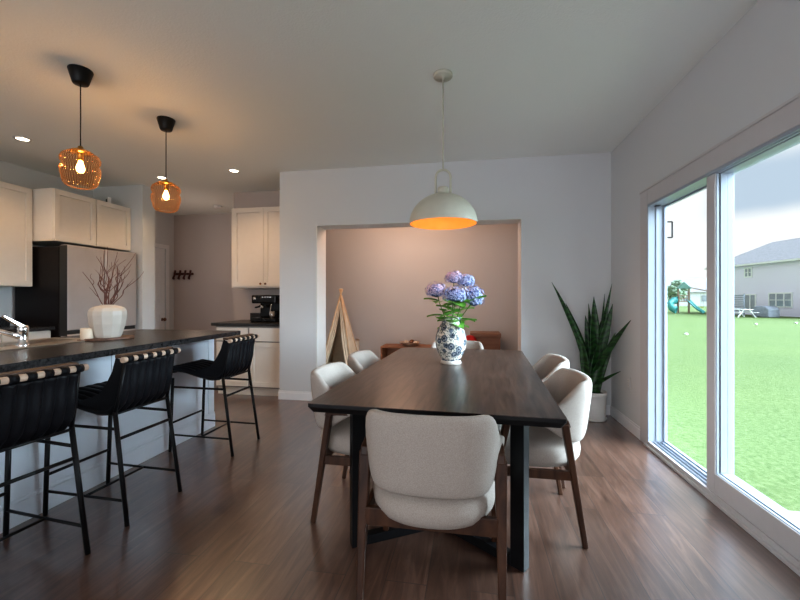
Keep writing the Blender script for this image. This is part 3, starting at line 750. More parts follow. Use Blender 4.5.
# ------------------------------------------------------------------ flower vase
VP = (-.135, 2.86, .7505)
v = thing('flower_vase', 'blue and white patterned porcelain vase of hydrangeas on the dining table', 'vase', VP)
v.scale = (1.06, 1.06, 1.07)
MB().lathe([(0,0),(.066,0),(.069,.008),(.062,.024),(.064,.034),(.082,.062),(.100,.110),(.106,.150),(.100,.195),(.086,.235),(.070,.262),(.061,.278),(.060,.290),(.068,.305),(.067,.311),(.061,.306),(.054,.288),(.055,.26),(.0,.20)], 40).build('body', M['porcelain'], v)
MB().lathe([(.0,-.0005),(.0665,-.0005),(.0700,.008),(.0635,.023),(.0615,.024)], 40).build('foot', M['ceramic'], v)
rf = random.Random(11)
def hydrangea(head, rx, rz_, m, label, nleaf):
    c = Vector(head)
    t = thing('hydrangea', label, 'flower', (VP[0], VP[1], VP[2]+.21), 0, 'hydrangeas in the patterned vase')
    base = Vector((c.x*.12, c.y*.12, 0.0)); c = c - Vector((0,0,.21))
    neck = Vector((c.x*.34, c.y*.34, .10))
    b = MB(); b.tube([base, neck, (neck+c)/2+Vector((c.x*.08, 0, .01)), c], .003, 7); b.build('stem', M['stem'], t)
    b = MB(); n = 150
    for i in range(n):
        ph = math.acos(1-2*(i+.5)/n); th_ = PI*(1+5**.5)*i
        d = Vector((math.sin(ph)*math.cos(th_), math.sin(ph)*math.sin(th_), math.cos(ph)))
        if d.z < -.55: continue
        k = rf.uniform(.76, 1.14)
        p = c + Vector((d.x*rx*k, d.y*rx*k, d.z*rz_*k))
        a = d.cross(Vector((0,0,1)));  a = a.normalized() if a.length > .01 else Vector((1,0,0)); e_ = d.cross(a); rr = rf.random()*2
        for q in range(4):       # four petals
            w1 = rr+q*PI/2; s_ = .0115*rf.uniform(.85, 1.2)
            f1 = a*math.cos(w1)+e_*math.sin(w1); g1 = a*math.cos(w1+.6)+e_*math.sin(w1+.6); g2 = a*math.cos(w1-.6)+e_*math.sin(w1-.6)
            vv = [b.bm.verts.new(p), b.bm.verts.new(p+g2*s_*.8+d*.002), b.bm.verts.new(p+f1*s_*1.25+d*.0035), b.bm.verts.new(p+g1*s_*.8+d*.002)]
            b.bm.faces.new(vv)
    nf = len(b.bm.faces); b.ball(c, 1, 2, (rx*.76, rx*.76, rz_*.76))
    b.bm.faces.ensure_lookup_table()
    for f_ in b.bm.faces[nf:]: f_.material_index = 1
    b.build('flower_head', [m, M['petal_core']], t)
    for i in range(nleaf):
        a = rf.random()*6.28; l = rf.uniform(.08, .125); z0 = rf.uniform(.06, .24)
        o0 = neck.lerp(c, max(0, (z0-.10)/max(.1, c.z-.10)))*1.0 + Vector((0,0,0)) if z0 > .10 else Vector((neck.x, neck.y, z0)); o0 = o0 + Vector((math.cos(a)*.012, math.sin(a)*.012, 0)); dr = Vector((math.cos(a), math.sin(a), .0)); sd = Vector((-math.sin(a), math.cos(a), 0)); up = Vector((0,0,1)); tl = rf.uniform(-.1, .7)
        b = MB()
        def fn(u, v_):
            w = .060*math.sin(PI*min(1, (u*.92+.06)))**.8*(1+.10*math.sin(u*40))
            return o0 + dr*l*u + up*(l*tl*u - .03*u*u + .010*abs(v_-.5)*2) + sd*(v_-.5)*2*w*.75
        b.grid(fn, 14, 5); b.build('leaf', M['leaf'], t)
    return t
hydrangea((-.105, .0, .520), .074, .060, M['petal_lilac'], 'lilac blue hydrangea head at far left of the patterned vase', 9)
hydrangea((.020, .04, .615), .060, .050, M['petal_lilac'], 'lilac hydrangea head standing highest over the patterned vase', 7)
hydrangea((.108, .05, .590), .058, .048, M['petal_blue'], 'small blue hydrangea head just right of the highest one', 4)
hydrangea((.035, -.05, .490), .090, .062, M['petal_blue'], 'blue hydrangea head in front centre of the patterned vase', 12)
hydrangea((.165, -.01, .475), .066, .086, M['petal_blue'], 'large blue hydrangea head at right of the patterned vase', 8)

# ------------------------------------------------------------------ snake plant
PP = (1.225, 4.275, 0)
t = thing('potted_snake_plant', 'tall snake plant in a white pot in the far right corner', 'plant', PP)
pot = MB().lathe([(0,.002),(.108,.002),(.114,.01),(.120,.135),(.122,.235),(.127,.238),(.127,.282),(.118,.282),(.112,.25),(0,.25)], 40).build('pot', M['potw'], t)
MB().lathe([(0,0),(.118,0),(.126,.02),(.123,.024),(.116,.012),(0,.0015)], 40).build('saucer', M['potw'], t).location = (0, 0, .0)
MB().lathe([(.0,.262),(.104,.258),(.104,.252),(0,.252)], 24).build('soil', M['soil'], t)
# leaves: (px, pz) tip target offsets from pot axis seen from camera; x = right, y = depth
leaves = [(-.40,-.02,1.12,.034),(-.25,.04,.90,.040),(.00,-.03,.97,.050),(-.06,.05,.78,.042),(.165,-.04,1.10,.022),(.165,-.06,.90,.044),(.19,-.44,.76,.040),(.17,-.26,.27,.026),
          (-.13,-.07,.55,.040),(.09,.05,.72,.046),(.05,-.07,.56,.044),(-.02,.08,.90,.036),(.17,-.12,.62,.036),(.13,.06,1.0,.016),(-.20,-.03,.66,.032)]
rl = random.Random(5)
for i, (tx, ty, h, w) in enumerate(leaves):
    a = 2*PI*i/len(leaves); bx, by = .055*math.cos(a)*.8 + tx*.12, .055*math.sin(a)*.8
    tw = rl.uniform(-.5, .5); cv = rl.uniform(.3, 1.2)
    ang0 = rl.uniform(-.5, .5)
    def fn(u, v_, bx=bx, by=by, tx=tx, ty=ty, h=h, w=w, tw=tw, cv=cv, ang0=ang0):
        ww = w*(.55+.45*math.sin(PI*min(.5, u*1.2)))*(1 if u < .55 else max(0.02, 1-((u-.55)/.45)**1.8))
        x = bx + (tx-bx)*u**(1.0+.5*cv); y = by + (ty-by)*u**(1.0+.5*cv) ; z = .262 + h*u
        ang = ang0+tw*u; s_ = (v_-.5)*2
        fold = .35*ww*(s_*s_)
        return (x+math.cos(ang)*s_*ww, y+math.sin(ang)*s_*ww - fold, z)
    MB_ = MB(); MB_.grid(fn, 22, 7); MB_.build('leaf', M['snake'], t, solid=.004)

# outlet on right wall
t = thing('wall_outlet', 'white electrical outlet low on the right wall beside the plant', 'outlet', (RX, 3.965, .435))
MB().box(-.006, -.0005, -.036, .036, -.058, .058).build('cover_plate', M['wall'], t, bevel=.002)
for z in (-.022, .022):
    r_ = MB().box(-.009, -.0065, -.017, .017, z-.014, z+.014).build('receptacle', M['plastic'], t, bevel=.002)
    for y in (-.006, .006): MB().box(-.0098, -.0092, y-.001, y+.001, z-.005, z+.006).build('slot', M['darkslot'], r_)

# ------------------------------------------------------------------ pendants
def amber_pendant(loc, label, zc_):
    t = thing('pendant_lamp', label, 'pendant light', (loc[0], loc[1], CEIL), 0, 'amber glass pendants over the island')
    MB().lathe([(0,-.0005),(.068,-.0005),(.070,-.006),(.046,-.090),(.042,-.096),(0,-.097)], 32).build('canopy', M['black'], t)
    zt = zc_-CEIL
    MB().tube([(0,0,-.097), (0,0,zt+.155)], .0035, 8).build('cord', M['black'], t)
    MB().lathe([(0,zt+.156),(.014,zt+.154),(.016,zt+.140),(.026,zt+.138),(.030,zt+.130),(.050,zt+.127),(.054,zt+.112),(.0,zt+.112)], 28).build('cap', M['brass'], t)
    MB().lathe([(.016,zt+.111),(.018,zt+.06),(.0,zt+.058)], 20).build('socket', M['brass'], t)
    MB().lathe([(.012,zt+.057),(.014,zt+.045),(.022,zt+.022),(.025,zt+.006),(.021,zt-.010),(.011,zt-.020),(0,zt-.022)], 20).build('bulb', M['bulb'], t)
    prof = [(.046,zt+.120),(.080,zt+.114),(.112,zt+.094),(.124,zt+.070),(.122,zt+.050),(.112,zt+.036),(.111,zt+.028),(.122,zt+.014),(.125,zt-.008),(.122,zt-.030),(.115,zt-.050),(.112,zt-.060),(.108,zt-.085),(.092,zt-.108),(.070,zt-.118),(.066,zt-.118)]
    MB().lathe([(r_*.89, z_) for r_, z_ in prof], 176, rib=.0012, ribn=44).build('glass_shade', M['amber'], t)
    return t
P1 = (-2.555, 2.220); P2 = (-2.545, 2.960)
amber_pendant(P1, 'amber ribbed glass pendant lamp over the island, nearer the camera', 2.075)
amber_pendant(P2, 'amber ribbed glass pendant lamp over the far part of the island', 2.075)
t = thing('dome_pendant_lamp', 'putty coloured dome pendant with orange lining over the dining table', 'pendant light', (-.180, 2.69, CEIL))
MB().lathe([(0,-.0005),(.062,-.0005),(.064,-.004),(.064,-.020),(.060,-.025),(.010,-.026),(.008,-.040),(0,-.04)], 32).build('canopy', M['shade'], t)
MB().tube([(0,0,-.04), (0,0,2.10-CEIL)], .0058, 8).build('cord', M['shade'], t)
zt = -CEIL
pts = [(-.050,0,1.915+zt), (-.050,0,2.03+zt)] + [(-.050*math.cos(a), 0, 2.04+zt+.050*math.sin(a)) for a in [PI*k/12 for k in range(0, 13)]] + [(.050,0,2.03+zt), (.050,0,1.915+zt)]
MB().tube(pts, .0078, 10).build('handle_loop', M['shade'], t)
MB().lathe([(0,1.972+zt),(.034,1.970+zt),(.038,1.962+zt),(.040,1.92+zt),(0,1.92+zt)], 28).build('cap', M['shade'], t)
R = .230
dome = [(R*math.cos(a)+(.0), 1.722+zt+.206*math.sin(a)) for a in [PI/2*k/16 for k in range(17)]]
dome[-1] = (0, dome[-1][1])
MB().lathe(dome, 56).build('dome_shade', M['shade'], t)
inn = [((R-.006)*math.cos(a), 1.722+zt+.199*math.sin(a)) for a in [PI/2*k/16 for k in range(17)]]; inn[-1] = (0, inn[-1][1])
o = MB().lathe(inn, 56).build('lining', M['gold'], t)
MB().lathe([(R-.006,1.722+zt),(R,1.722+zt)], 56).build('rim', M['shade'], t)
MB().lathe([(0,1.86+zt),(.02,1.86+zt),(.03,1.82+zt),(.03,1.80+zt),(.015,1.78+zt),(0,1.778+zt)], 20).build('bulb', M['bulb'], t)

# recessed lights
RL = [(-4.20, 3.08, 'recessed ceiling light at left above the wall cabinets'), (-3.82, 4.38, 'recessed ceiling light just above the farther amber pendant'), (-2.77, 4.29, 'recessed ceiling light in front of the coffee alcove')]
for x, y, lab in RL:
    t = thing('recessed_light', lab, 'ceiling light', (x, y, CEIL), 0, 'recessed ceiling lights')
    MB().lathe([(.048,-.001),(.068,-.001),(.070,-.005),(.050,-.008),(.048,-.001)], 32).build('trim_ring', M['plastic'], t)
    MB().lathe([(0,-.003),(.047,-.003),(.047,-.0045),(0,-.005)], 32).build('lens', M['lens'], t)
t = thing('smoke_detector', 'round detector on the hall ceiling', 'smoke detector', (-4.1, 5.9, CEIL))
MB().lathe([(0,-.0005),(.07,-.0005),(.068,-.025),(.05,-.035),(0,-.036)], 28).build('body', M['plastic'], t)

# ------------------------------------------------------------------ playroom
t = thing('play_tent', 'cream canvas teepee play tent seen through the opening at left', 'tent', (-1.90, 5.66, 0))
Hh = 1.30; bw = .30
cs = [(-bw,-bw), (bw,-bw), (bw,bw), (-bw,bw)]
apex = Vector((.0,0,Hh-.02)) + Vector((.0,0,0))
cor = [Vector((c[0]*.92-.02*0, c[1]*.92, 0)) for c in cs]
b = MB()
def cloth(a, c_, u0=0, u1=1, amp=.004):
    def fn(u, v_):
        p = a.lerp(c_, u0+(u1-u0)*u); q = p.lerp(apex+Vector((0,0,0)), v_*.93)
        nrm = (c_-a).cross(Vector((0,0,1))).normalized()
        return q + nrm*amp*math.sin(u*14)*(1-v_)
    b.grid(fn, 20, 14)
cloth(cor[1], cor[2]); cloth(cor[2], cor[3]); cloth(cor[3], cor[0])
# front flaps tied open
def flap(a, m_, sgn):
    def fn(u, v_):
        base = a.lerp(m_, u*(.30+.70*max(0, (v_-.18)/.82)**1.0)); q = base.lerp(apex, v_*.93)
        return q + Vector((0,-1,0))*(.007*math.sin(u*16)*(1-v_*.7))
    b.grid(fn, 16, 20)
mid = (cor[0]+cor[1])/2
flap(cor[0], mid, 1); flap(cor[1], mid, -1)
b.build('canvas', M['canvas'], t, solid=.004)
for c_ in cor:
    p0 = c_*1.02; d = (apex-p0)
    MB().tube([p0, p0+d*1.06], .012, 10).build('pole', M['pine'], t)
t = thing('storage_basket', 'cream round basket on the floor beside the play tent', 'basket', (-1.93, 6.27, 0))
MB().lathe([(0,0),(.11,0),(.13,.25),(.135,.52),(.128,.525),(.122,.5),(.118,.25),(0,.02)], 32, rib=.002, ribn=16).build('body', M['cream'], t)
MB().lathe([(.134,.515),(.142,.522),(.134,.535),(.124,.528)], 32).build('rim', M['dowel'], t)
t = thing('low_bookcase', 'low orange wood bookcase against playroom back wall', 'bookcase', (-1.385, 6.05, -.0))
MB().box(0, .9, .0, .40, .435, .46).build('top', M['oak'], t, bevel=.003)
for x in (.0, .445, .875): MB().box(x, x+.025, .005, .395, 0, .434).build('side_panel', M['oak'], t, bevel=.002)
MB().box(.026, .874, .01, .39, .05, .07).build('shelf', M['oak'], t)
MB().box(.026, .874, .38, .395, .071, .434).build('back_panel', M['oak'], t)
t = thing('toy_basket', 'small wicker tray of toys on top of the low bookcase', 'basket', (-.94, 6.2, .461))
MB().lathe([(0,0),(.10,0),(.16,.055),(.168,.06),(.155,.062),(.10,.012),(0,.01)], 28).build('tray', M['dowel'], t)
for i, (x, y, r_, m_) in enumerate(((-.06,0,.04,'cream'), (.03,.02,.045,'knob'), (.09,-.02,.035,'cream'))): MB().ball((x,y,r_+.012), r_, 2).build('toy', M[m_], t)
t = thing('toy_chest', 'brown wooden toy chest in playroom behind table right end', 'chest', (.012, 6.0, 0))
MB().box(0, .43, 0, .40, .02, .63).build('body', M['brownpanel'], t, bevel=.004)
MB().box(-.01, .44, -.01, .41, .632, .695).build('lid', M['brownpanel'], t, bevel=.006)
t = tag(MB().ball((0,0,0), .1, 3, (1.0,.8,1.0)).build('red_cushion', M['red']), 'red cushion leaning beside the brown toy chest', 'cushion')
t.location = (.0, 5.86, .58)
tt = thing('side_stool', 'small round wooden stool under the red cushion in the playroom', 'stool', (.0, 5.82, 0))
MB().lathe([(0,.47),(.15,.47),(.155,.48),(.15,.499),(0,.499)], 28).build('seat', M['oak'], tt)
for k in range(3): MB().tube([(.12*math.cos(k*2.09), .12*math.sin(k*2.09), 0), (.08*math.cos(k*2.09), .08*math.sin(k*2.09), .47)], .012, 8).build('leg', M['oak'], tt)
t = thing('wall_hook', 'small dark hook on playroom wall right of the tent', 'hook', (-2.10, 6.5, .87))
MB().box(-.02, .02, -.008, -.0005, -.03, .05).build('plate', M['black'], t, bevel=.002)
MB().tube([(0,-.008,.03), (0,-.05,.0), (0,-.06,.04)], .008, 8).build('prong', M['black'], t)
t.location = (-2.13, 6.5, .86)

# ------------------------------------------------------------------ outdoors
def grass_material():
    m = bpy.data.materials.new('lawn_grass'); m.use_nodes = True
    nt = m.node_tree; L = nt.links.new; N = nt.nodes.new; b = nt.nodes['Principled BSDF']
    tc = N('ShaderNodeTexCoord')
    n1 = N('ShaderNodeTexNoise'); n1.inputs['Scale'].default_value = 22; n1.inputs['Detail'].default_value = 10; n1.inputs['Roughness'].default_value = .75; L(tc.outputs['Object'], n1.inputs['Vector'])
    n2 = N('ShaderNodeTexNoise'); n2.inputs['Scale'].default_value = .35; n2.inputs['Detail'].default_value = 4; L(tc.outputs['Object'], n2.inputs['Vector'])
    r = N('ShaderNodeValToRGB'); L(n1.outputs['Fac'], r.inputs[0])
    r.color_ramp.elements[0].position = .3; r.color_ramp.elements[0].color = (0.065, 0.110, 0.034, 1)
    r.color_ramp.elements[1].position = .72; r.color_ramp.elements[1].color = (0.19, 0.235, 0.115, 1)
    r2 = N('ShaderNodeValToRGB'); L(n2.outputs['Fac'], r2.inputs[0]); r2.color_ramp.elements[0].color = (.85, .88, .85, 1); r2.color_ramp.elements[1].color = (1.15, 1.1, 1.0, 1)
    mx = N('ShaderNodeMixRGB'); mx.blend_type = 'MULTIPLY'; mx.inputs[0].default_value = 1; L(r.outputs[0], mx.inputs[1]); L(r2.outputs[0], mx.inputs[2])
    L(mx.outputs[0], b.inputs['Base Color']); b.inputs['Roughness'].default_value = .9; b.inputs['Specular IOR Level'].default_value = .1
    bp = N('ShaderNodeBump'); bp.inputs['Strength'].default_value = .8; bp.inputs['Distance'].default_value = .03; L(n1.outputs['Fac'], bp.inputs['Height']); L(bp.outputs[0], b.inputs['Normal'])
    return m
b = MB()
def gz(x): return -.16 - .36*min(1, max(0, (x-1.6)/22))
b.grid(lambda u, v_: (RX+.13+u*u*160, -60+v_*260, gz(RX+.13+u*u*160)), 40, 20)
o = b.build('lawn', grass_material()); struct(o, 'green lawn behind the house')
o = MB().box(RX+.13, 5.0, -6.0, 2.90, -.3, -.13).build('patio_slab', mat('concrete', (.24, .20, .19), .9, noise=.1, nscale=15, bump=.2)); struct(o, 'concrete patio slab outside the sliding door')

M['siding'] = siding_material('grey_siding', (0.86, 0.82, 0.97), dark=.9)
M['siding2'] = siding_material('haze_pale_siding', (0.66, 0.66, 0.68), dark=.9)  # distance haze is lightened into this colour
M['roof'] = mat('asphalt_shingle', (0.27, 0.26, 0.28), .9, noise=.12, nscale=6, bump=.3, bscale=8)
M['extwhite'] = mat('exterior_white', (0.85, 0.86, 0.87), .6, noise=.01)
M['darkglass'] = mat('reflective_window', (0.34, 0.37, 0.42), .15, noise=.1, nscale=2)
M['teal'] = mat('teal_slide', (0.09, 0.40, 0.40), .4, noise=.05)
M['cedar'] = mat('cedar', (0.42, 0.30, 0.24), .7, noise=.1, nscale=8)
M['awning'] = mat('green_awning', (0.20, 0.36, 0.32), .7, noise=.05)
M['yellow'] = mat('yellow_plastic', (0.70, 0.62, 0.10), .5, noise=.05)
M['cover'] = mat('dark_vinyl_cover', (0.34, 0.37, 0.45), .7, noise=.1, nscale=5)
cyaw = math.atan(70/395); cs_, sn_ = math.cos(cyaw), math.sin(cyaw)
def wp(x, zc):     # world ground position seen in photo column x at depth zc
    u = (x-400)/395; return Vector(((u*cs_-sn_)*zc, (u*sn_+cs_)*zc, 0))
G = -.52
A = wp(712, 47); B = wp(850, 31.5)
dx = (B-A); ln = dx.length; ang = math.atan2(dx.y, dx.x)
h = thing('neighbour_house', 'two storey grey sided house beyond the lawn at right', 'house', (A.x, A.y, G), ang)
# local: x along the facade, y away from us (left-hand normal), so body extends to +y
EH = 5.15
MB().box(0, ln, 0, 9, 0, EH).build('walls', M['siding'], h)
def roof(x0, x1, y0, y1, z, ridge, hip, parent, m, name='roof'):
    b = MB(); ym = (y0+y1)/2
    v = [b.bm.verts.new(p) for p in ((x0,y0,z),(x1,y0,z),(x1,y1,z),(x0,y1,z),(x0+hip,ym,ridge),(x1-hip,ym,ridge))]
    for f in ((0,1,5,4),(2,3,4,5),(3,0,4),(1,2,5),(3,2,1,0)): b.bm.faces.new([v[i] for i in f])
    return b.build(name, m, parent)
roof(-.5, ln+.5, -.5, 9.5, EH+.16, EH+2.8, 3.2, h, M['roof'])
MB().box(-.5, ln+.5, -.52, -.42, EH-.02, EH+.15).build('gutter', M['extwhite'], h)
def facx(px):   # facade coordinate seen in column px
    u = (px-400)/395; d = Vector((u*cs_-sn_, u*sn_+cs_)); 
    # A + t*dx = s*d
    det = dx.x*(-d.y)-dx.y*(-d.x); t_ = ((-A.x)*(-d.y)-(-A.y)*(-d.x))/det
    p = Vector((A.x, A.y))+Vector((dx.x, dx.y))*t_; zc = p.x*(-sn_)+p.y*cs_
    return t_*ln, zc
def facz(px, py):
    _, zc = facx(px); return 1.22-(py-298)*zc/395-G
def hwin(px0, px1, py0, py1, n, name='window', rows=2):
    x0, _ = facx(px0); x1, _ = facx(px1); pm = (px0+px1)/2; z1, z0 = facz(pm, py0), facz(pm, py1)
    w = MB(); fw = .12; wd = (x1-x0)/n
    w.box(x0, x1, -.08, -.001, z0, z0+fw); w.box(x0, x1, -.08, -.001, z1-fw, z1)
    for k in range(n+1):
        xx = x0+k*wd; a = xx-(fw/2 if 0 < k < n else (0 if k == 0 else fw)); w.box(a, a+fw, -.08, -.001, z0+fw, z1-fw)
    if rows == 2:
        for k in range(n): w.box(x0+k*wd+fw, x0+(k+1)*wd-fw, -.07, -.001, (z0+z1)/2-.03, (z0+z1)/2+.03)
    p = w.build(name, M['extwhite'], h)
    for k in range(n): MB().box(x0+k*wd+.05, x0+(k+1)*wd-.05, -.04, -.001, z0+.05, z1-.05).build('pane', M['darkglass'], p)
    return p
hwin(744.7, 752.5, 267.5, 277.5, 2)
hwin(744.7, 756.5, 294, 311.5, 2, 'patio_door', 1)
hwin(769, 793, 292.5, 307.5, 3)
# distant pale houses behind the play set
for i, (px, zc, w_, hh_, lab) in enumerate(((688, 85, 17, 3.0, 'distant pale house with grey roof behind the play tower'),)):
    p = wp(px, zc)
    hd = thing('distant_house', lab, 'house', (p.x, p.y, G), -.25)
    MB().box(-w_/2, w_/2, 0, 8, 0, hh_).build('walls', M['siding2'], hd)
    roof(-w_/2-.4, w_/2+.4, -.4, 8.4, hh_, hh_+3.2, 3.5, hd, M['roof'])
    for k in (-3.6, -.8, 2.4): MB().box(k, k+1.2, -.05, -.001, 1.0, 2.3).build('window', M['darkglass'], hd)
# play set
ps = wp(683.5, 45)
t = thing('playset', 'cedar play tower with green awning and teal slides on the lawn', 'playset', (ps.x, ps.y, G), -.35)
t.scale = (.66, .66, .95)
for x in (-.75, .75):
    for y in (-.7, .7): MB().bar((x, y, 0), (x, y, 3.2), .14).build('post', M['cedar'], t)
MB().box(-.85, .85, -.8, .8, 1.35, 1.47).build('deck', M['cedar'], t)
for z in (1.75, 2.1): MB().box(-.8, .8, -.78, -.72, z, z+.1).build('railing', M['cedar'], t)
for k in range(5): MB().box(-.7+k*.33, -.6+k*.33, -.80, -.785, 1.47, 2.2).build('baluster', M['cedar'], t)
b = MB(); b.prism([(-1.05,2.95),(1.05,2.95),(.0,3.75)], -1.0, 1.0, 'y'); b.build('awning', M['awning'], t)
b = MB()
def slide(p0, p1, wdt, sag):
    p0, p1 = Vector(p0), Vector(p1); side = (p1-p0).cross(Vector((0,0,1))).normalized()
    def fn(u, v_):
        q = p0.lerp(p1, u); q.z += sag*math.sin(u*PI); s_ = (v_-.5)*2
        return q+side*s_*wdt+Vector((0,0,.22*abs(s_)**4))
    bb = MB(); bb.grid(fn, 16, 9); return bb.build('slide', M['teal'], t, solid=.05)
slide((.6,-.8,1.5), (2.4,-2.6,.1), .38, -.15)
bb = MB(); bb.tube([(-.8,-.3,1.6), (-1.5,-.6,1.5), (-2.1,-1.2,1.1), (-1.9,-1.9,.7), (-1.2,-2.2,.4)], .42, 14, cap=False); bb.build('tube_slide', M['teal'], t, solid=.03)
MB().bar((.75,.0,3.1), (4.2,.4,2.5), .14).build('swing_beam', M['cedar'], t)
for s_ in (-.8, .8): MB().bar((4.2,.4,2.5), (4.4,.4+s_,0), .1).build('beam_leg', M['cedar'], t)
sw = MB().box(2.4, 2.8, .1, .35, .7, .8).build('swing', M['yellow'], t)
for x in (2.42, 2.78): MB().tube([(x,.22,.8), (x,.22,2.8)], .02, 6).build('chain', M['track'], sw)
# toys and furniture on neighbour's patio
gp = wp(763, 36)
t = thing('covered_grill', 'dark covered patio furniture below the neighbour house windows', 'patio furniture', (gp.x+.2, gp.y, G), ang)
MB().prism([(-.95,0),(.95,0),(.9,.75),(.55,1.0),(-.5,1.02),(-.92,.7)], -.5, .5, 'y').build('cover', M['cover'], t, bevel=.08)
gp = wp(741, 36)
t = thing('picnic_table', 'white picnic table on the lawn before the neighbour house', 'table', (gp.x, gp.y, G), ang)
MB().box(-.9, .9, -.4, .4, .68, .74).build('top', M['extwhite'], t)
for s_ in (-.75, .75): MB().box(-.9, .9, s_-.13, s_+.13, .4, .45).build('bench', M['extwhite'], t)
for x in (-.65, .65):
    for s_ in (-1, 1): MB().bar((x, s_*.75, 0), (x, s_*.25, .68), .08).build('leg', M['extwhite'], t)
gp = wp(739, 39)
t = thing('privacy_screen', 'slatted grey screen beside the neighbour patio door', 'screen', (gp.x-.9, gp.y, G), ang)
for k in range(11): MB().box(0, 1.9, -.03, .03, .12+k*.18, .24+k*.18).build('slat', M['cover'], t)
for x in (0, 1.82): MB().box(x, x+.08, .031, .10, 0, 2.15).build('post', M['cover'], t)
for i, (px, zc, r_, m_) in enumerate(((686, 16, .06, 'extwhite'), (756, 24, .07, 'extwhite'), (796, 26, .08, 'extwhite'))):
    gp = wp(px, zc)
    o = tag(MB().ball((0,0,0), r_, 2, (1.2, 1, .7)).build('lawn_ball', M[m_]), ['small white ball on the lawn in front of the play tower', 'small white ball on the lawn below the neighbour patio door', 'small white ball on the lawn at the right edge'][i], 'ball')
    o.location = (gp.x, gp.y, gz(gp.x)+r_*.65)
# trees behind play set
M['foliage'] = mat('far_foliage', (0.20, 0.28, 0.20), .9, nscale=4, color2=(0.30, 0.38, 0.28))
M['trunk'] = mat('bark', (0.12, 0.09, 0.07), .9, noise=.2)
for i, (px, zc, hh_) in enumerate(((678, 60, 4.3), (671, 66, 3.6))):
    gp = wp(px, zc)
    t = thing('tree', ['round green tree right behind the play tower', 'smaller green tree left of the play tower'][i], 'tree', (gp.x, gp.y, G))
    MB().tube([(0,0,0),(0,0,hh_*.5)], .15, 8).build('trunk', M['trunk'], t)
    b = MB(); rt = random.Random(i)
    for k in range(140):
        a = rt.random()*6.28; zz = rt.uniform(.35, 1); rr = 1.5*math.sin(PI*min(1, (zz-.3)/.75))*rt.uniform(.3, 1)
        b.ball((rr*math.cos(a), rr*math.sin(a), zz*hh_), rt.uniform(.15, .35), 1, smooth=False)
    b.build('crown', M['foliage'], t)
# porch lantern on exterior wall
t = thing('wall_lantern', 'small square framed lantern outside behind the left glass pane', 'lantern', (RX+.129, 3.75, 1.80))
MB().box(0.0, .012, -.03, .03, -.03, .09).build('back_plate', M['track'], t)
b = MB()
for (a, c_) in (((.012,0,.075),(.131,0,.075)), ((.131,0,.075),(.131,0,-.06)), ((.131,0,-.06),(.086,0,-.06)), ((.086,0,-.06),(.086,0,.075))): b.bar(a, c_, .010)
b.build('lantern_frame', M['fridgeside'], t)

# ------------------------------------------------------------------ world
w = bpy.data.worlds.new('overcast_sky'); S.world = w; w.use_nodes = True
nt = w.node_tree; L = nt.links.new; N = nt.nodes.new
bg = nt.nodes['Background']
tc = N('ShaderNodeTexCoord'); mp = N('ShaderNodeMapping'); mp.inputs['Scale'].default_value = (1.0, 1.0, 3.0); L(tc.outputs['Generated'], mp.inputs[0])
n = N('ShaderNodeTexNoise'); n.inputs['Scale'].default_value = 1.7; n.inputs['Detail'].default_value = 5; n.inputs['Roughness'].default_value = .5; L(mp.outputs[0], n.inputs['Vector'])
r = N('ShaderNodeValToRGB'); L(n.outputs['Fac'], r.inputs[0])
r.color_ramp.elements[0].position = .42; r.color_ramp.elements[0].color = (0.50, 0.56, 0.65, 1)
r.color_ramp.elements[1].position = .58; r.color_ramp.elements[1].color = (0.85, 0.85, 0.87, 1)
# low sky stays bright, one grey-blue cloud bank over the neighbour's roof
sp = N('ShaderNodeSeparateXYZ'); L(tc.outputs['Generated'], sp.inputs[0])
def sstep(sock, a, b_):
    m_ = N('ShaderNodeMapRange'); m_.interpolation_type = 'SMOOTHSTEP'; m_.inputs['From Min'].default_value = a; m_.inputs['From Max'].default_value = b_; L(sock, m_.inputs[0]); return m_.outputs[0]
def mul(a, b_):
    m_ = N('ShaderNodeMath'); m_.operation = 'MULTIPLY'; L(a, m_.inputs[0]); L(b_, m_.inputs[1]); return m_.outputs[0]
wob = N('ShaderNodeMath'); wob.operation = 'MULTIPLY_ADD'; wob.inputs[1].default_value = .10; L(n.outputs['Fac'], wob.inputs[0]); L(sp.outputs[2], wob.inputs[2])
fac = mul(mul(sstep(wob.outputs[0], .205, .24), sstep(wob.outputs[0], .345, .29)), sstep(sp.outputs[0], .44, .50))
mxa = N('ShaderNodeMixRGB'); mxa.inputs[1].default_value = (0.90, 0.87, 0.88, 1); L(sstep(sp.outputs[2], .3, .45), mxa.inputs[0]); L(r.outputs[0], mxa.inputs[2])
mx = N('ShaderNodeMixRGB'); mx.inputs[2].default_value = (0.50, 0.57, 0.68, 1); L(fac, mx.inputs[0]); L(mxa.outputs[0], mx.inputs[1])
L(mx.outputs[0], bg.inputs['Color']); bg.inputs['Strength'].default_value = 1.0

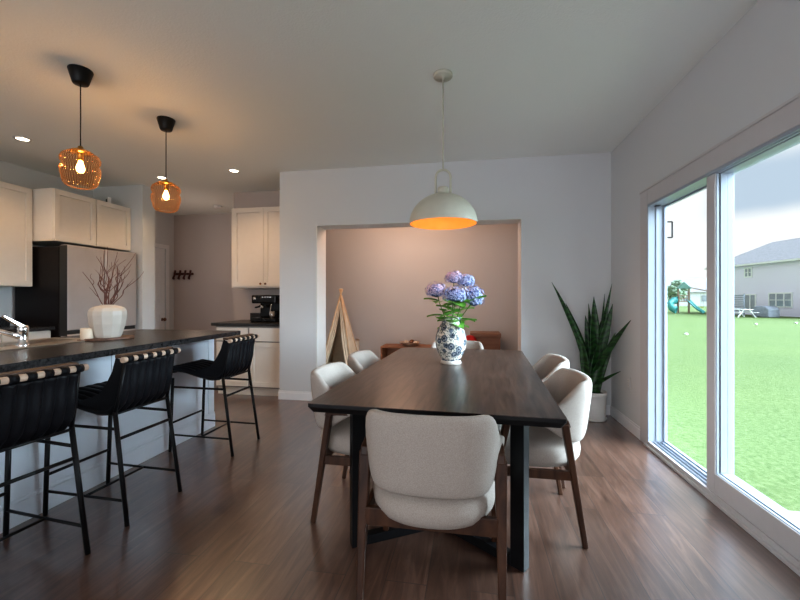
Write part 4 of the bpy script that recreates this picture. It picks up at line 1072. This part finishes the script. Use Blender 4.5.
# ------------------------------------------------------------------ lights
def light(name, kind, loc, energy, color, rot=(0,0,0), **kw):
    l = bpy.data.lights.new(name, kind); l.energy = energy; l.color = color
    for k_, v_ in kw.items(): setattr(l, k_, v_)
    o = bpy.data.objects.new(name, l); COL.objects.link(o); o.location = loc; o.rotation_euler = rot
    return o
# broad soft daylight coming from the yard
sun = light('sun', 'SUN', (20, 5, 10), 27.0, (0.72, 0.86, 1.0), angle=math.radians(70))
sun.rotation_euler = Vector((.84, -.17, .44)).to_track_quat('Z', 'Y').to_euler()
light('near_fill_light', 'AREA', (-1.2, -2.9, 1.45), 60, (0.90, 0.94, 1.0), (PI/2, 0, 0), shape='RECTANGLE', size=4.0, size_y=1.6)  # unseen area fill added behind the camera to brighten the room
for p in (P1, P2): light('pendant_glow', 'POINT', (p[0], p[1], 2.07), 12.5, (1.0, 0.62, 0.25), shadow_soft_size=.035)
for x, y, _ in RL + [(-4.237, 1.6, ''), (-2.72, .4, ''), (-4.2, .1, '')]:
    light('downlight', 'SPOT', (x, y, CEIL-.02), 24, (1.0, 0.66, 0.38), (0, 0, 0), spot_size=math.radians(125), spot_blend=.8, shadow_soft_size=.05)
light('dome_bulb', 'POINT', (-.180, 2.69, 1.76), 0.8, (1.0, 0.45, 0.15), shadow_soft_size=.03)
light('playroom_light', 'POINT', (-.95, 5.25, 2.35), 27, (1.0, 0.60, 0.40), shadow_soft_size=.25)
light('hall_light', 'POINT', (-4.2, 5.5, 1.9), 4, (1.0, 0.75, 0.58), shadow_soft_size=.12)

# ------------------------------------------------------------------ camera
cam = bpy.data.cameras.new('camera'); co = bpy.data.objects.new('camera', cam); COL.objects.link(co); S.camera = co
cam.sensor_width = 36; cam.lens = 395*36/800; cam.shift_y = -2/800
co.location = (0, 0, 1.22); co.rotation_euler = (PI/2, 0, cyaw); cam.clip_start = .05; cam.clip_end = 500
S.view_settings.view_transform = 'Standard'; S.view_settings.look = 'None'; S.view_settings.exposure = 0.13
try: S.view_settings.look = 'Medium High Contrast'
except Exception: pass
